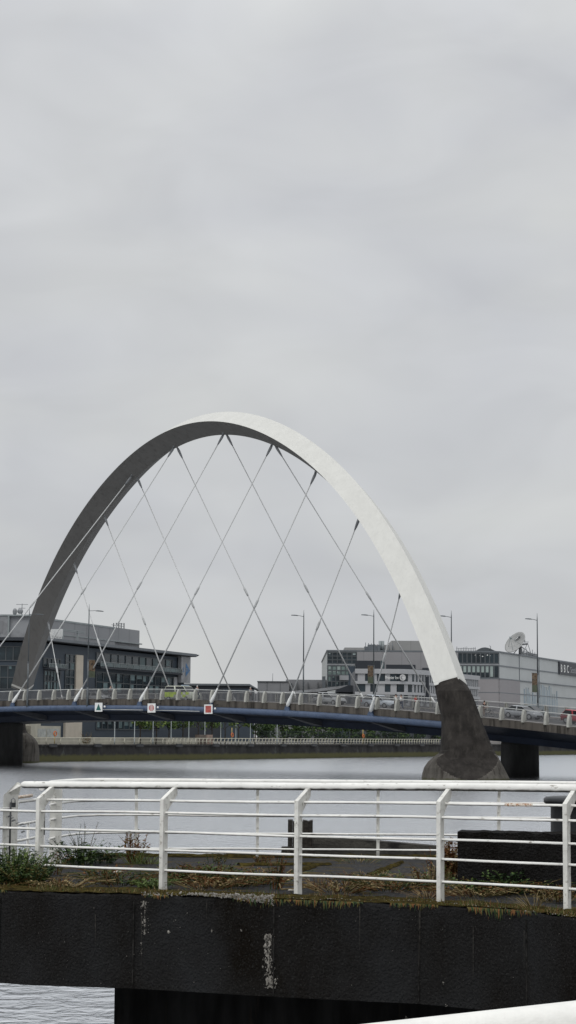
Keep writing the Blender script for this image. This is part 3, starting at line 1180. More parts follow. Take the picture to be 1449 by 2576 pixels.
park(make_car('parked_car', 'dark green car mostly hidden behind the silver saloon', 'car', paint('dark_green_paint', (.035, .05, .05)), 4.2, 1.8, 1.45, .92, (-2.0, -1.35, .2, 1.1), .9, .93), 1335, 13.0, True)
park(make_car('parked_car', 'red hatchback at the right end of the bridge railing', 'car', paint('red_paint', (.33, .017, .028)), 4.0, 1.75, 1.52, .94, (-1.92, -1.5, .3, 1.1), .9, .96), 1456, 9.2)

# ------------------------------------------------------------------ people on the footway
skin_m = mat('skin', (.40, .25, .19), .6, .08, 6)
hair_m = mat('dark_hair', (.03, .022, .018), .8, .2, 20)


def skin_mesh(joints, edges, radii, name, m, parent, root_i=0):
    bm = bmesh.new()
    lay = bm.verts.layers.skin.verify()
    vs = [bm.verts.new(p) for p in joints]
    for a, b2 in edges: bm.edges.new((vs[a], vs[b2]))
    for i, v in enumerate(vs):
        v[lay].radius = (radii[i], radii[i])
        v[lay].use_root = i == root_i
    me = bpy.data.meshes.new(name)
    bm.to_mesh(me); bm.free()
    o = bpy.data.objects.new(name, me)
    COL.objects.link(o)
    sk = o.modifiers.new('skin', 'SKIN'); sk.use_smooth_shade = True
    o.modifiers.new('sub', 'SUBSURF').levels = 1
    dg = bpy.context.evaluated_depsgraph_get()
    me2 = bpy.data.meshes.new_from_object(o.evaluated_get(dg))
    o.modifiers.clear()
    o.data = me2
    me2.materials.clear(); me2.materials.append(m)
    me2.polygons.foreach_set('use_smooth', [True] * len(me2.polygons))
    if parent: o.parent = parent
    return o


def person(label, shirt, trousers, pose, loc, rz, hair=hair_m, short=False):
    root = thing('person', label, 'person')
    st = .22 if pose == 'walk' else .03
    lean = .10 if pose in ('ride', 'push') else 0.0
    hip, sh = .93, 1.42
    J = [(0, 0, hip), (lean * .4, 0, 1.15), (lean, 0, 1.38), (lean * 1.15, 0, 1.5), (lean * 1.3, 0, 1.58), (lean * 1.3 + .015, 0, 1.68),
         (0, .10, hip - .06), (st + .03, .10, .50), (st - .02, .10, .09), (st + .12, .10, .04),
         (0, -.10, hip - .06), (-st * .6 + .05, -.10, .50), (-st - .05, -.10, .10), (-st + .08, -.10, .05),
         (lean, .19, 1.40), (lean - .1 * (pose == 'walk'), .23, 1.13), (lean + .06, .22, .90), (lean + .09, .21, .80),
         (lean, -.19, 1.40), (lean + .1, -.23, 1.13), (lean + .22, -.21, .93), (lean + .27, -.2, .84)]
    if pose in ('ride', 'push'):
        J[15] = (.22, .25, 1.18); J[16] = (.42, .22, 1.06); J[17] = (.52, .2, 1.04)
        J[19] = (.22, -.25, 1.18); J[20] = (.42, -.22, 1.06); J[21] = (.52, -.2, 1.04)
    if pose == 'ride':
        J[7] = (.38, .11, .78); J[8] = (.18, .11, .38); J[9] = (.32, .11, .34)
        J[11] = (.28, -.11, .55); J[12] = (.08, -.11, .16); J[13] = (.22, -.11, .12)
    E_ = [(0, 1), (1, 2), (2, 3), (3, 4), (4, 5), (0, 6), (6, 7), (7, 8), (8, 9), (0, 10), (10, 11), (11, 12), (12, 13),
          (2, 14), (14, 15), (15, 16), (16, 17), (2, 18), (18, 19), (19, 20), (20, 21)]
    Rr = [.13, .12, .13, .06, .085, .085, .095, .065, .045, .04, .095, .065, .045, .04, .06, .045, .035, .04, .06, .045, .035, .04]
    body = skin_mesh(J, E_, Rr, 'body', skin_m, root)
    pick = [0, 1, 2, 14, 15, 16, 18, 19, 20] if not short else [0, 1, 2, 14, 15, 18, 19]
    idx = {p: i for i, p in enumerate(pick)}
    skin_mesh([J[p] for p in pick], [(idx[a], idx[b2]) for a, b2 in E_ if a in idx and b2 in idx], [Rr[p] + .022 for p in pick], 'shirt', shirt, root)
    pick = [0, 6, 7, 8, 10, 11, 12]
    idx = {p: i for i, p in enumerate(pick)}
    skin_mesh([J[p] for p in pick], [(idx[a], idx[b2]) for a, b2 in E_ if a in idx and b2 in idx], [Rr[p] + .02 for p in pick], 'trousers', trousers, root)
    mb = MB(); mb.ball((J[5][0] - .02, 0, 1.69), (.105, .095, .10))
    mb.build('hair', hair, root)
    root.location = loc
    root.rotation_euler = (0, 0, rz)
    return root


def bicycle(label, loc, rz, col):
    root = thing('bicycle', label, 'bicycle')
    for x in (-.52, .52):
        mb = MB(); mb.tube([(x + .33 * math.cos(2 * PI * k / 20), 0, .34 + .33 * math.sin(2 * PI * k / 20)) for k in range(21)], .02, 6, caps=False)
        for k in range(6):
            a = PI * k / 6
            mb.tube([(x - .32 * math.cos(a), 0, .34 - .32 * math.sin(a)), (x + .32 * math.cos(a), 0, .34 + .32 * math.sin(a))], .003, 4)
        mb.build('wheel', tyre_m, root)
    mb = MB()
    for a, b2 in (((-.52, 0, .34), (-.08, 0, .32)), ((-.52, 0, .34), (-.2, 0, .78)), ((-.2, 0, .86), (-.08, 0, .32)), ((-.18, 0, .76), (.36, 0, .8)), ((-.08, 0, .32), (.38, 0, .72)), ((.34, 0, .98), (.52, 0, .34))):
        mb.tube([a, b2], .018, 6)
    mb.build('frame', col, root)
    mb = MB(); mb.tube([(.42, -.26, 1.02), (.34, 0, .98), (.42, .26, 1.02)], .014, 6); mb.build('handlebar', trim_m, root)
    mb = MB(); mb.ball((-.22, 0, .89), (.14, .07, .035)); mb.build('saddle', trim_m, root)
    root.location = loc; root.rotation_euler = (0, 0, rz)


RZ = math.atan2(DD.y, DD.x)
cl = lambda n, c: mat(n, c, .85, .15, 6, spec=.15)
spot = lambda px, o_: deck(px_u(px, o_), o_, .0)
person('cyclist in dark grey top leaning on the handlebar, near the green triangle sign', cl('grey_cloth', (.12, .12, .13)), cl('dark_cloth', (.05, .05, .06)), 'ride', spot(276, 1.6), RZ)
bicycle('bicycle under the cyclist near the green triangle sign', spot(276, 1.6), RZ, cl('bike_grey', (.3, .3, .3)))
person('person with pale cap walking right behind the police van', cl('pale_cloth', (.45, .45, .45)), cl('navy_cloth', (.04, .05, .09)), 'walk', spot(496, 1.8), RZ, hair=cl('pale_cap', (.55, .55, .55)))
person('person in grey top walking by the railing in front of the dark flat roof', cl('mid_cloth', (.22, .22, .23)), cl('charcoal_cloth', (.05, .05, .05)), 'walk', spot(630, 1.6), RZ, hair=cl('grey_hair', (.3, .3, .3)))
person('person in white top, left one of two below the hotel', cl('white_cloth', (.66, .66, .64)), cl('dark_trouser', (.05, .05, .06)), 'walk', spot(996, 1.8), RZ + PI)
person('dark haired person in white top, right one of two below the hotel', cl('white_cotton', (.68, .68, .66)), cl('blue_trouser', (.05, .07, .12)), 'walk', spot(1009, 1.5), RZ + PI)
person('person in red top behind the railing left of the arch foot', cl('red_cloth', (.33, .05, .05)), cl('black_trouser', (.04, .04, .04)), 'walk', spot(1046, 2.0), RZ)
person('bare-armed person in dark vest pushing a bicycle right of the arch foot', cl('dark_vest', (.045, .03, .03)), cl('beige_shorts', (.30, .24, .20)), 'push', spot(1216, 1.4), RZ, short=True)
bicycle('bicycle pushed by the person right of the arch foot', spot(1226, 1.5), RZ, cl('bike_black', (.03, .03, .03)))
# ------------------------------------------------------------------ far river wall and promenade
rw = thing('river_wall', 'dark stained stone river wall with green tide band under the far promenade', 'river wall', tuple(bank(0)))
mb = MB()
ul = [-420 + i * 6 for i in range(271)]
mb.loft([[bank(u, -.9, -1), bank(u, .25, -1), bank(u, .0, QZ - .35), bank(u, .0, QZ - .3), bank(u, .22, QZ - .28), bank(u, .22, QZ), bank(u, -.9, QZ)] for u in ul])
mb.build('wall_face', quay_wall_m, rw)
for u in [-72 + 12.4 * i for i in range(26)]:
    mb = MB()
    mb.slab([bank(u - .9, .2, QZ - .42), bank(u + .9, .2, QZ - .42), bank(u + .7, .2, QZ + .12), bank(u - .7, .2, QZ + .12)], BN * .5)
    mb.build('dark_recess_block', black_iron, rw)  # dark boxes added in place of the dark recesses below the railing


def bank_u(px, o=0.0):
    lo, hi = -200.0, 900.0
    for _ in range(50):
        mid = (lo + hi) / 2
        p = bank(mid, o, QZ) - EYE
        if p.dot(CR) / p.dot(CF) * FPX + 724.5 > px: hi = mid
        else: lo = mid
    return lo


pf = thing('promenade_railing', 'cream riverside railing with close curved posts on the far river wall', 'railing', tuple(bank(0, -.4, QZ)))
mb = MB()
ua, ub = bank_u(60), bank_u(1400)
mb.tube([bank(u, -.25, QZ + 1.1) for u in (ua, (ua + ub) / 2, ub)], .055, 6)
mb.tube([bank(u, -.4, QZ + .55) for u in (ua, (ua + ub) / 2, ub)], .035, 6)
mb.build('handrail', cream_rail, pf)
uu = [bank_u(px) for px in (92, 122, 158, 206, 242, 284, 319, 355, 385, 415)]
u = bank_u(430)
while u < bank_u(1108) and len(uu) < 100:
    uu.append(u)
    u += (bank_u(1108) - bank_u(430)) / 89
for u in uu:
    mb = MB()
    mb.tube([bank(u, -.45, QZ - .02), bank(u, -.47, QZ + .6), bank(u, -.40, QZ + .95), bank(u, -.25, QZ + 1.1)], [.11, .10, .085, .07], 6)
    mb.build('post', cream_rail, pf)

ORD = ['first', 'second', 'third', 'fourth', 'fifth', 'sixth', 'seventh', 'eighth', 'ninth', 'tenth', 'eleventh', 'twelfth']
for i, px in enumerate((288, 338, 384.5, 430, 474.6, 515, 555, 593, 629.5, 697)):
    u = bank_u(px, -2.6)
    p = bank(u, -2.6, QZ)
    r = thing('promenade_lamp', '%s from left of the thin pale lamp posts on the far promenade' % ORD[i], 'lamp post', tuple(p), 'thin lamp posts on the far promenade')
    mb = MB(); mb.tube([p, p + Vector((0, 0, .8)), p + Vector((0, 0, .82)), p + Vector((0, 0, 5.6))], [.11, .11, .075, .06], 8)
    mb.build('pole', mull_lt, r)
    mb = MB(); mb.tube([p + Vector((0, 0, 5.5)), p + Vector((0, 0, 5.75)), p + Vector((0, 0, 5.85))], [.10, .24, .05], 10)
    mb.build('lamp_head', mull_lt, r)
orange = mat('lifebuoy_orange', (.50, .12, .03), .5, .1, 3)
post_y = mat('faded_yellow', (.42, .32, .12), .6, .2, 3)
for px, lab in ((137, 'red life buoy on a yellow post at the left before a pale garage wall'), (583, 'orange life buoy on a pole before the green trees'), (913, 'life buoy on a pale orange pole before the dark shrubs at the right')):
    u = bank_u(px, -.8); p = bank(u, -.8, QZ)
    r = thing('lifebuoy_stand', lab, 'life buoy', tuple(p), 'life buoys along the far promenade')
    mb = MB(); mb.tube([p, p + Vector((0, 0, 3.1 if px > 200 else 1.9))], .07, 8); mb.build('post', post_y, r)
    mb = MB()
    c = p + BN * .1 + Vector((0, 0, 1.75))
    mb.tube([c + BD * (.36 * math.cos(2 * PI * k / 16)) + Vector((0, 0, .36 * math.sin(2 * PI * k / 16))) for k in range(17)], .09, 8, caps=False)
    mb.build('buoy', orange, r)
# pale blocks behind the railing
def bank_block(name, lab, cat, x0, x1, off, depth, h, m, group=None):
    a, b2 = bank_u(x0, off), bank_u(x1, off)
    mb = MB()
    mb.loft([[bank(u, off, QZ - .02), bank(u, off - depth, QZ - .02), bank(u, off - depth, QZ + h), bank(u, off, QZ + h)] for u in (a, b2)])
    o = mb.build(name, m)
    return tag(o, lab, cat, group)


bank_block('low_wall', 'long pale low wall behind the left stretch of the far promenade railing', 'wall', 84, 425, -6.5, .4, 1.15, low_wall_m)
for i, (x0, x1) in enumerate(((428, 436), (439, 456), (459, 475), (478, 497))):
    bank_block('planter', '%s from the left of four pale planters behind the far railing' % ORD[i], 'planter', x0, x1, -1.6, .9, .95, low_wall_m, 'pale planters along the far railing')
bank_block('utility_cabinet', 'brown cabinet beside the pale planters on the far promenade, left one of two', 'cabinet', 501, 519, -1.8, .9, 1.75, mat('cabinet_brown', (.12, .095, .08), .8), 'cabinets on the far promenade')
bank_block('utility_cabinet', 'pinkish beige cabinet on the far promenade, right one of two', 'cabinet', 520, 535, -1.7, .9, 1.75, mat('cabinet_pink', (.26, .19, .155), .8), 'cabinets on the far promenade')


# ------------------------------------------------------------------ vegetation
def leaves(mb, c, r, n, size, mis, flat=.9, rnd=random):
    for _ in range(n):
        while True:
            q = Vector((rnd.uniform(-1, 1), rnd.uniform(-1, 1), rnd.uniform(-1, 1)))
            if .25 < q.length < 1: break
        p = Vector(c) + Vector((q.x * r[0], q.y * r[1], q.z * r[2]))
        a = Vector((rnd.gauss(0, 1), rnd.gauss(0, 1), rnd.gauss(0, 1) * flat)).normalized()
        b2 = a.cross(Vector((rnd.gauss(0, 1), rnd.gauss(0, 1), rnd.gauss(0, 1)))).normalized()
        s = size * rnd.uniform(.6, 1.3)
        mb.add([p - a * s, p + b2 * s * .5, p + a * s, p - b2 * s * .5], [(0, 1, 2, 3)], rnd.choice(mis))


def tree(name, lab, p, h, cr, clear, mis, group, dens=420, leaf=.32):
    p = Vector(p)
    r = thing(name, lab, 'tree', tuple(p), group)
    mb = MB()
    top = p + Vector((random.uniform(-.3, .3), random.uniform(-.3, .3), h * .8))
    mb.tube([p - Vector((0, 0, .1)), p.lerp(top, .4) + Vector((.08, 0, 0)), top], [.14, .10, .03], 7)
    blobs = []
    for k in range(9):
        a = 2 * PI * k / 9 + random.uniform(-.3, .3)
        z = clear + (h - clear) * random.uniform(.15, .85)
        rr = cr * random.uniform(.35, .75)
        e = p + Vector((math.cos(a) * rr, math.sin(a) * rr, z))
        s = p + (top - p) * min(.95, (z * .72) / (h * .8))
        mb.tube([s, s.lerp(e, .5) + Vector((0, 0, .15)), e], [.055, .035, .012], 5)
        blobs.append((e, cr * random.uniform(.35, .55)))
    blobs.append((p + Vector((0, 0, h - cr * .4)), cr * .5))
    mb.build('trunk', bark, r)
    mb = MB()
    for c, rr in blobs:
        sh = mis if random.random() < .6 else [random.choice(mis)]
        leaves(mb, c, (rr, rr, rr * .8), dens // 10, leaf, sh)
    mb.build('crown', [leaf_dk, leaf_md, leaf_lt, leaf_ol], r)


for i, (px, h, cr) in enumerate(((352, 6.6, 2.0), (392, 7.2, 2.2), (424, 6.8, 2.0), (459, 7.6, 2.4), (497, 7.4, 2.3), (532, 7.6, 2.4), (566, 7.6, 2.5), (600, 7.2, 2.3), (642, 7.0, 2.2))):
    tree('young_tree', '%s from left of the young green trees under the bridge deck' % ORD[i], bank(bank_u(px, -4.5), -4.5, QZ), h, cr, 2.6, [1, 1, 2, 0], 'young trees on the far promenade')
for i, (px, h, cr) in enumerate(((668, 4.8, 2.6), (712, 5.4, 3), (756, 4.9, 2.8), (800, 5.4, 3), (842, 5, 2.8), (884, 5.2, 3), (926, 4.6, 2.7), (966, 5.0, 2.9), (1006, 4.6, 2.7), (1046, 4.4, 2.8), (1086, 4.4, 2.6))):
    tree('dark_shrub_tree', '%s from left of the dark bushy trees behind the far railing' % ORD[i], bank(bank_u(px, -8), -8, QZ), h, cr, .5, [0, 0, 1], 'dark bushy trees behind the far railing', 560, .36)
bf = thing('mesh_fence', 'dark mesh fence with thin posts in front of the bushy trees across the river', 'fence', tuple(bank(bank_u(640, -5), -5, QZ)))
mb = MB()
for px in range(640, 1120, 40):
    p = bank(bank_u(px, -5), -5, QZ); mb.tube([p, p + Vector((0, 0, 2.6))], .04, 5)
mb.build('post', mull, bf)
mb = MB()
for k in range(9):
    mb.tube([bank(bank_u(px, -5), -5, QZ + .3 + k * .28) for px in (640, 880, 1100)], .018, 4)
mb.build('wire_panel', slate, bf)


def clump(name, lab, cat, p, n_stem, h, spread, mis, leaf=.05, n_leaf=12, group=None, blade=False, lean=.35):
    """weed: stems from one root, each set with small leaves (or thin grass blades)"""
    p = Vector(p)
    mb = MB()
    for _ in range(n_stem):
        a = random.uniform(0, 2 * PI)
        rr = spread * math.sqrt(random.random())
        s = p + Vector((math.cos(a) * rr * .6, math.sin(a) * rr * .6, -.02))
        hh = h * random.uniform(.45, 1.05)
        e = s + Vector((math.cos(a) * rr * lean * 2 + random.gauss(0, .04), math.sin(a) * rr * lean * 2, hh))
        m_ = s.lerp(e, .55) + Vector((random.gauss(0, .02), random.gauss(0, .02), .04))
        mi = random.choice(mis)
        if blade:
            w = Vector((random.gauss(0, 1), random.gauss(0, 1), 0)).normalized() * .0035
            mb.add([s - w, s + w, m_ + w * .7, m_ - w * .7, e], [(0, 1, 2, 3), (3, 2, 4)], mi)
            continue
        mb.tube([s, m_, e], [.005, .004, .002], 3, mi, caps=False)
        for k in range(n_leaf):
            f = random.uniform(.12, 1)
            q = (s.lerp(m_, f / .55) if f < .55 else m_.lerp(e, (f - .55) / .45))
            b_ = random.uniform(0, 2 * PI)
            d = Vector((math.cos(b_), math.sin(b_), random.uniform(-.3, .7))).normalized()
            sd = d.cross(Vector((random.gauss(0, .4), random.gauss(0, .4), 1))).normalized()
            L = leaf * random.uniform(.6, 1.4) * (1.25 - .6 * f)
            mb.add([q, q + d * L * .5 + sd * L * .3, q + d * L, q + d * L * .5 - sd * L * .3], [(0, 1, 2, 3)], random.choice(mis) if random.random() < .3 else mi)
    o = mb.build(name, [leaf_dk, leaf_md, leaf_lt, leaf_br, leaf_ol, straw])
    return tag(o, lab, cat, group)


pp = bank(bank_u(216, -1.2), -1.2, QZ)
clump('autumn_shrub', 'yellow-brown shrub at the far promenade railing in front of the cream wall', 'shrub', pp, 40, 2.2, .8, [4, 5, 4, 3], .22, 12, lean=.4)
# ------------------------------------------------------------------ slate grey studio building on the left
def inter(x, Y): p = at(x, 1700, Y); return (p.x, p.y)


P1, P2 = inter(94, 365), inter(463, 433.5)
F1 = Fac(P1, P2)
F0 = Fac((-130, 366.5), P1)
zr1 = F1.sz(94, 1604)[1]
stv = thing('studio_building', 'slate grey flat-roofed studio building with glass bands and blue arrow sign at its end', 'building', (P1[0], P1[1], QZ))
inn = -F1.n
foot = [(-130, 366.5), P1, P2, tuple((F1.pt(F1.L, 0, -30))[:2]), (-130, 420)]
mb = MB(); mb.prism(foot, QZ - .5, zr1 - .9); mb.build('wall', slate, stv)
mb = MB()
e = F1.sz(484, 1644)[0]
roofpoly = [F0.pt(0, 0, 1.6), F1.pt(-1, 0, 1.7), F1.pt(e - 1.8, 0, 1.7), F1.pt(e - 1.8, 0, -31), Vector((-131, 424, 0))]
mb.prism([(p.x, p.y) for p in roofpoly], zr1 - .62, zr1)
mb.hexa([F1.pt(e - 1.8, zr1 - .60, 1.7), F1.pt(e, zr1 - .16, 1.7), F1.pt(e, zr1 - .16, -31), F1.pt(e - 1.8, zr1 - .60, -31),
         F1.pt(e - 1.8, zr1 - .02, 1.7), F1.pt(e, zr1 - .06, 1.7), F1.pt(e, zr1 - .06, -31), F1.pt(e - 1.8, zr1 - .02, -31)])
rf = mb.build('roof', slate2, stv)
mb = MB()
mb.hexa([F1.pt(-1.1, zr1 - .5, 1.9), F1.pt(e - 1.8, zr1 - .5, 1.9), F1.pt(e - 1.8, zr1 - .5, 1.7), F1.pt(-1.1, zr1 - .5, 1.7), F1.pt(-1.1, zr1 + .05, 1.9), F1.pt(e - 1.8, zr1 + .05, 1.9), F1.pt(e - 1.8, zr1 + .05, 1.7), F1.pt(-1.1, zr1 + .05, 1.7)])
mb.build('roof_edge', roof_edge, rf)


def window(F, par, a0, a1, z0, z1, nx, ny, glass, m, fr=.12, out=.06, rec=.0, blinds=0.0, bm=None, name='window'):
    """a glazed bay: pane slightly proud of the wall, mullions in front, some pale blinds"""
    mb = MB(); F.box(mb, a0, a1, z0, z1, -.3, out)
    pane = mb.build(name, glass, par)
    mb = MB()
    for i in range(nx + 1):
        a = a0 + (a1 - a0) * i / nx
        F.box(mb, a - fr / 2, a + fr / 2, z0, z1, out - .02, out + .16)
    for j in range(ny + 1):
        z = z0 + (z1 - z0) * j / ny
        F.box(mb, a0 - fr / 2, a1 + fr / 2, z - fr / 2, z + fr / 2, out - .02, out + .14)
    mb.build('window_frame', m, pane)
    if blinds:
        for i in range(nx):
            for j in range(ny):
                if random.random() < blinds:
                    mb = MB()
                    w = (a1 - a0) / nx; h = (z1 - z0) / ny
                    f = random.uniform(.25, .95)
                    F.box(mb, a0 + w * i + fr, a0 + w * (i + random.uniform(.5, 1)) - fr * .6, z0 + h * (j + 1 - f), z0 + h * (j + 1) - fr * .5, out - .02, out + .03)
                    mb.build('blind', bm or glass_pale, pane)
    return pane


teal_blind = mat('dim_blind', (.10, .15, .16), .4, .4, .35)
for x0, y0, x1, y1, nx, ny, bl in ((241, 1641.5, 432, 1672, 11, 1, .25), (240, 1690, 434, 1740, 12, 2, .6), (110, 1687, 149, 1740, 5, 2, .75),
                               (108, 1655, 150, 1676, 4, 1, .1), (163, 1646, 185.5, 1740, 2, 5, .3), (241, 1813, 400, 1834, 12, 1, .5)):
    window(F1, stv, *F1.px(x0, y0, x1, y1), nx, ny, glass_dk, mull, .16, .06, 0, bl, teal_blind)
for x0, y0, x1, y1, nx, ny in ((-40, 1626, 52, 1661, 5, 1), (-40, 1674, 80, 1733, 6, 2)):
    window(F0, stv, *F0.px(x0, y0, x1, y1), nx, ny, glass_dk, mull, .16, .06, 0, .3, teal_blind)
# balcony slabs with glass rails in front of the upper glass band
for x0, x1, yt, yb in ((238, 444, 1664, 1677), (108, 152, 1668, 1679)):
    a0, a1, z0, z1 = F1.px(x0, yt, x1, yb)
    mb = MB(); F1.box(mb, a0, a1, z0 - .35, z0, -.2, 1.5)
    bl = mb.build('balcony', slate2, stv)
    mb = MB()
    F1.box(mb, a0, a1, z1 - .07, z1, 1.36, 1.44)
    for i in range(14): F1.box(mb, a0 + (a1 - a0) * i / 13 - .04, a0 + (a1 - a0) * i / 13 + .04, z0, z1 - .07, 1.37, 1.43)
    mb.build('balcony_rail', mull_lt, bl)
    mb = MB(); F1.box(mb, a0, a1, z0 + .1, z1 - .15, 1.34, 1.36); mb.build('balcony_glass', glass_cy, bl)
for x0, y0, x1, y1, o in ((186.5, 1647, 204, 1858, .35), (159, 1816, 185, 1858, .5)):
    a0, a1, z0, z1 = F1.px(x0, y0, x1, y1)
    mb = MB(); F1.box(mb, a0, a1, QZ - .2, z1, -.2, o); mb.build('stone_panel', cream, stv)
a0, a1, z0, z1 = F1.px(434, 1703, 442, 1745)
mb = MB(); F1.box(mb, a0, a1, z0, z1, -.2, .4); mb.build('corner_pier', metal_lt, stv)
# sign panel with arrow logo and letters
a0, a1, z0, z1 = F1.px(445, 1651, 468, 1717)
mb = MB(); F1.box(mb, a0, a1, z0, z1, .25, 1.1)
sp_ = mb.build('sign_panel', metal_lt, stv)
w, h = a1 - a0, z1 - z0
LG = lambda x, y, o=1.12: F1.pt(a0 + w * x, z0 + h * y, o)
mb = MB()
mb.slab([LG(.46, .24), LG(.92, .49), LG(.46, .76)], F1.n * .04)
mb.build('arrow_logo', logo_blue, sp_)
mb = text_mb('S', h * .26, F1.mtx(a0 + w * .12, z0 + h * .40, 1.13), .02, squeeze=1.5)
mb.build('lettering', logo_blue, sp_)
mb = text_mb('TV', h * .20, F1.mtx(a0 + w * .44, z0 + h * .42, 1.18), .02, squeeze=1.15)
mb.build('lettering', metal_lt, sp_)
# roof plant rooms
FP = Fac(tuple(F1.pt(0, 0, -14)[:2]), tuple(F1.pt(80, 0, -14)[:2]))
s0, zt = FP.sz(120, 1571)
s1 = FP.sz(357, 1586)[0]
sm = FP.sz(290, 1580)[0]
mb = MB()
FP.box(mb, s0, sm, zr1 - .3, FP.sz(290, 1578.5)[1], -12, 0)
FP.box(mb, sm, s1, zr1 - .3, FP.sz(340, 1584)[1], -10, -.6)
pr = mb.build('plant_room', cladding('plant_cladding', (.26, .268, .28), FP.d, 6, .85), stv)
mb = MB()
zm = FP.sz(290, 1578.5)[1]
FP.box(mb, s0, sm + .1, zm - .3, zm + .06, -12.1, .1); FP.box(mb, s0, s1 + .05, zm - 3.2, zm - 2.95, -10, .12)
mb.build('coping', mull_lt, pr)
mb = MB()
FP.box(mb, sm + 1, s1 - .5, zr1, zm - 4.2, -1, .15)
mb.build('lower_panel', metal_md, pr)
mb = MB()                                                          # cage on the plant room roof
for x in (305, 312, 318, 324, 331):
    a, z = FP.sz(x, 1567); b_ = FP.sz(x, 1585)[1]
    FP.box(mb, a - .1, a + .1, b_, z, -2.0, -1.8)
for y in (1567, 1573):
    FP.box(mb, FP.sz(300 if y > 1570 else 311, y)[0], FP.sz(331, y)[0], FP.sz(315, y)[1] - .1, FP.sz(315, y)[1], -2.0, -1.8)
mb.build('roof_cage', steel_dull, rf)
mb = MB()
for x, yt in ((227, 1570), (236, 1568), (246, 1573)):
    a, z = FP.sz(x, yt); FP.box(mb, a - .3, a + .3, zm - .4, z, -3, -2.4)
mb.build('vent_stack', steel_dull, rf)
# left plant room
FL = Fac((-130, 380), (-30, 379))
mb = MB()
a0, zt = FL.sz(-60, 1546); a1 = FL.sz(22, 1546)[0]; a2 = FL.sz(76, 1550)[0]
FL.box(mb, a0, a1, zr1 - .3, zt, -14, 0); FL.box(mb, a1, a2, zr1 - .3, FL.sz(60, 1550)[1], -14, .0 - .6)
pl = mb.build('plant_room', metal_lt, stv)
mb = MB()
FL.box(mb, FL.sz(-40, 1560)[0], FL.sz(8, 1560)[0], FL.sz(0, 1592)[1], FL.sz(0, 1561)[1], -.2, .08); mb.build('louvre', metal_md, pl)
mb = MB()
FL.box(mb, a0, a2 + .1, zt - .25, zt + .06, -14.1, .12); FL.box(mb, a1 - .15, a1 + .15, zr1, zt, -.7, .13); mb.build('coping', mull_lt, pl)
mb = MB()
a, z = FL.sz(50, 1516); zb = FL.sz(50, 1548)[1]
mb.tube([FL.pt(a, zb, -3), FL.pt(a, z, -3)], .09, 6)
for dz, wd in ((.15, 1.2), (.9, .7)): mb.tube([FL.pt(a - wd, z - dz, -3), FL.pt(a + wd, z - dz, -3)], .05, 5)
ae = mb.build('aerial', steel_dull, rf)
mb = MB()
mb.ball(FL.pt(a - .3, zb + 1.0, -2.7), (.6, .25, .6)); mb.ball(FL.pt(FL.sz(32, 1545)[0], zb + .9, -2.7), (.45, .25, .75))
mb.build('small_dish', steel_dull, rf)
# white zigzag fins and thin pergola on the roof
FZ = Fac(tuple(F1.pt(0, 0, -4)[:2]), tuple(F1.pt(80, 0, -4)[:2]))
mb = MB()
for i in range(4):
    xa = 127 + i * 7.0
    A_, B_, C_ = FZ.sz(xa, 1582.5), FZ.sz(xa + 7.2, 1582.5), FZ.sz(xa + 3.6, 1600)
    mb.slab([FZ.pt(A_[0], A_[1]), FZ.pt(B_[0], B_[1]), FZ.pt(C_[0] + .5, C_[1]), FZ.pt(C_[0] - .5, C_[1])], FZ.n * .3)
    FZ.box(mb, C_[0] - .4, C_[0] + .4, zr1 - .1, C_[1] + .1, -.1, .2)
FZ.box(mb, FZ.sz(128, 1597)[0], FZ.sz(153, 1597)[0], FZ.sz(140, 1598)[1] - .3, FZ.sz(140, 1598)[1] + .4, .05, .28)
mb.build('zigzag_fin', white_m, rf)
mb = MB()
for y in (1586, 1589.5):
    FZ.box(mb, FZ.sz(156, y)[0], FZ.sz(215, y)[0], FZ.sz(185, y)[1] - .08, FZ.sz(185, y)[1] + .08, -.3, 0)
for x in (197, 160): FZ.box(mb, FZ.sz(x, 1590)[0] - .2, FZ.sz(x, 1590)[0] + .2, zr1 - .1, FZ.sz(x, 1587)[1], -.25, -.05)
mb.build('pergola', mull_lt, rf)
mb = MB()
FG = Fac(tuple(bank(bank_u(70, -7), -7)[:2]), tuple(bank(bank_u(160, -7), -7)[:2]))
a0, a1, z0, z1 = FG.px(77, 1817, 152.5, 1860)
gar = thing('garage', 'low pale garage with grey panels between the left pier and the cream wall', 'garage', tuple(FG.pt(a0, QZ)))
FG.box(mb, a0, a1, QZ - .1, FG.sz(100, 1826)[1], -4, 0); FG.box(mb, a0, a0 + (a1 - a0) * .32, QZ, z1, -3.9, .05)
mb.build('wall', low_wall_m, gar)
for f0, f1 in ((.22, .5), (.53, .95)):
    mb = MB(); FG.box(mb, a0 + (a1 - a0) * f0, a0 + (a1 - a0) * f1, QZ, FG.sz(100, 1833)[1], -.1, .08); mb.build('door', mat('pale_door', (.33, .345, .33), .7), gar)

# ------------------------------------------------------------------ low buildings in the middle distance
def block(name, lab, rects, Y, mats, depth=20, group=None):
    """frontal building from picture rectangles (part, x0, ytop, x1, material, setback)"""
    F = Fac((at(rects[0][1], 1700, Y).x, Y), (at(rects[0][1], 1700, Y).x + 50, Y))
    r = thing(name, lab, 'building', (F.p0.x, Y, QZ), group)
    for nm, x0, yt, x1, m, sb in rects:
        FF = Fac((F.p0.x, Y + sb), (F.p0.x + 50, Y + sb))
        mb = MB()
        FF.box(mb, FF.sz(x0, yt)[0], FF.sz(x1, yt)[0], QZ - .2, FF.sz((x0 + x1) / 2, yt)[1], -depth + sb, 0)
        mb.build(nm, m, r)
    return r, F


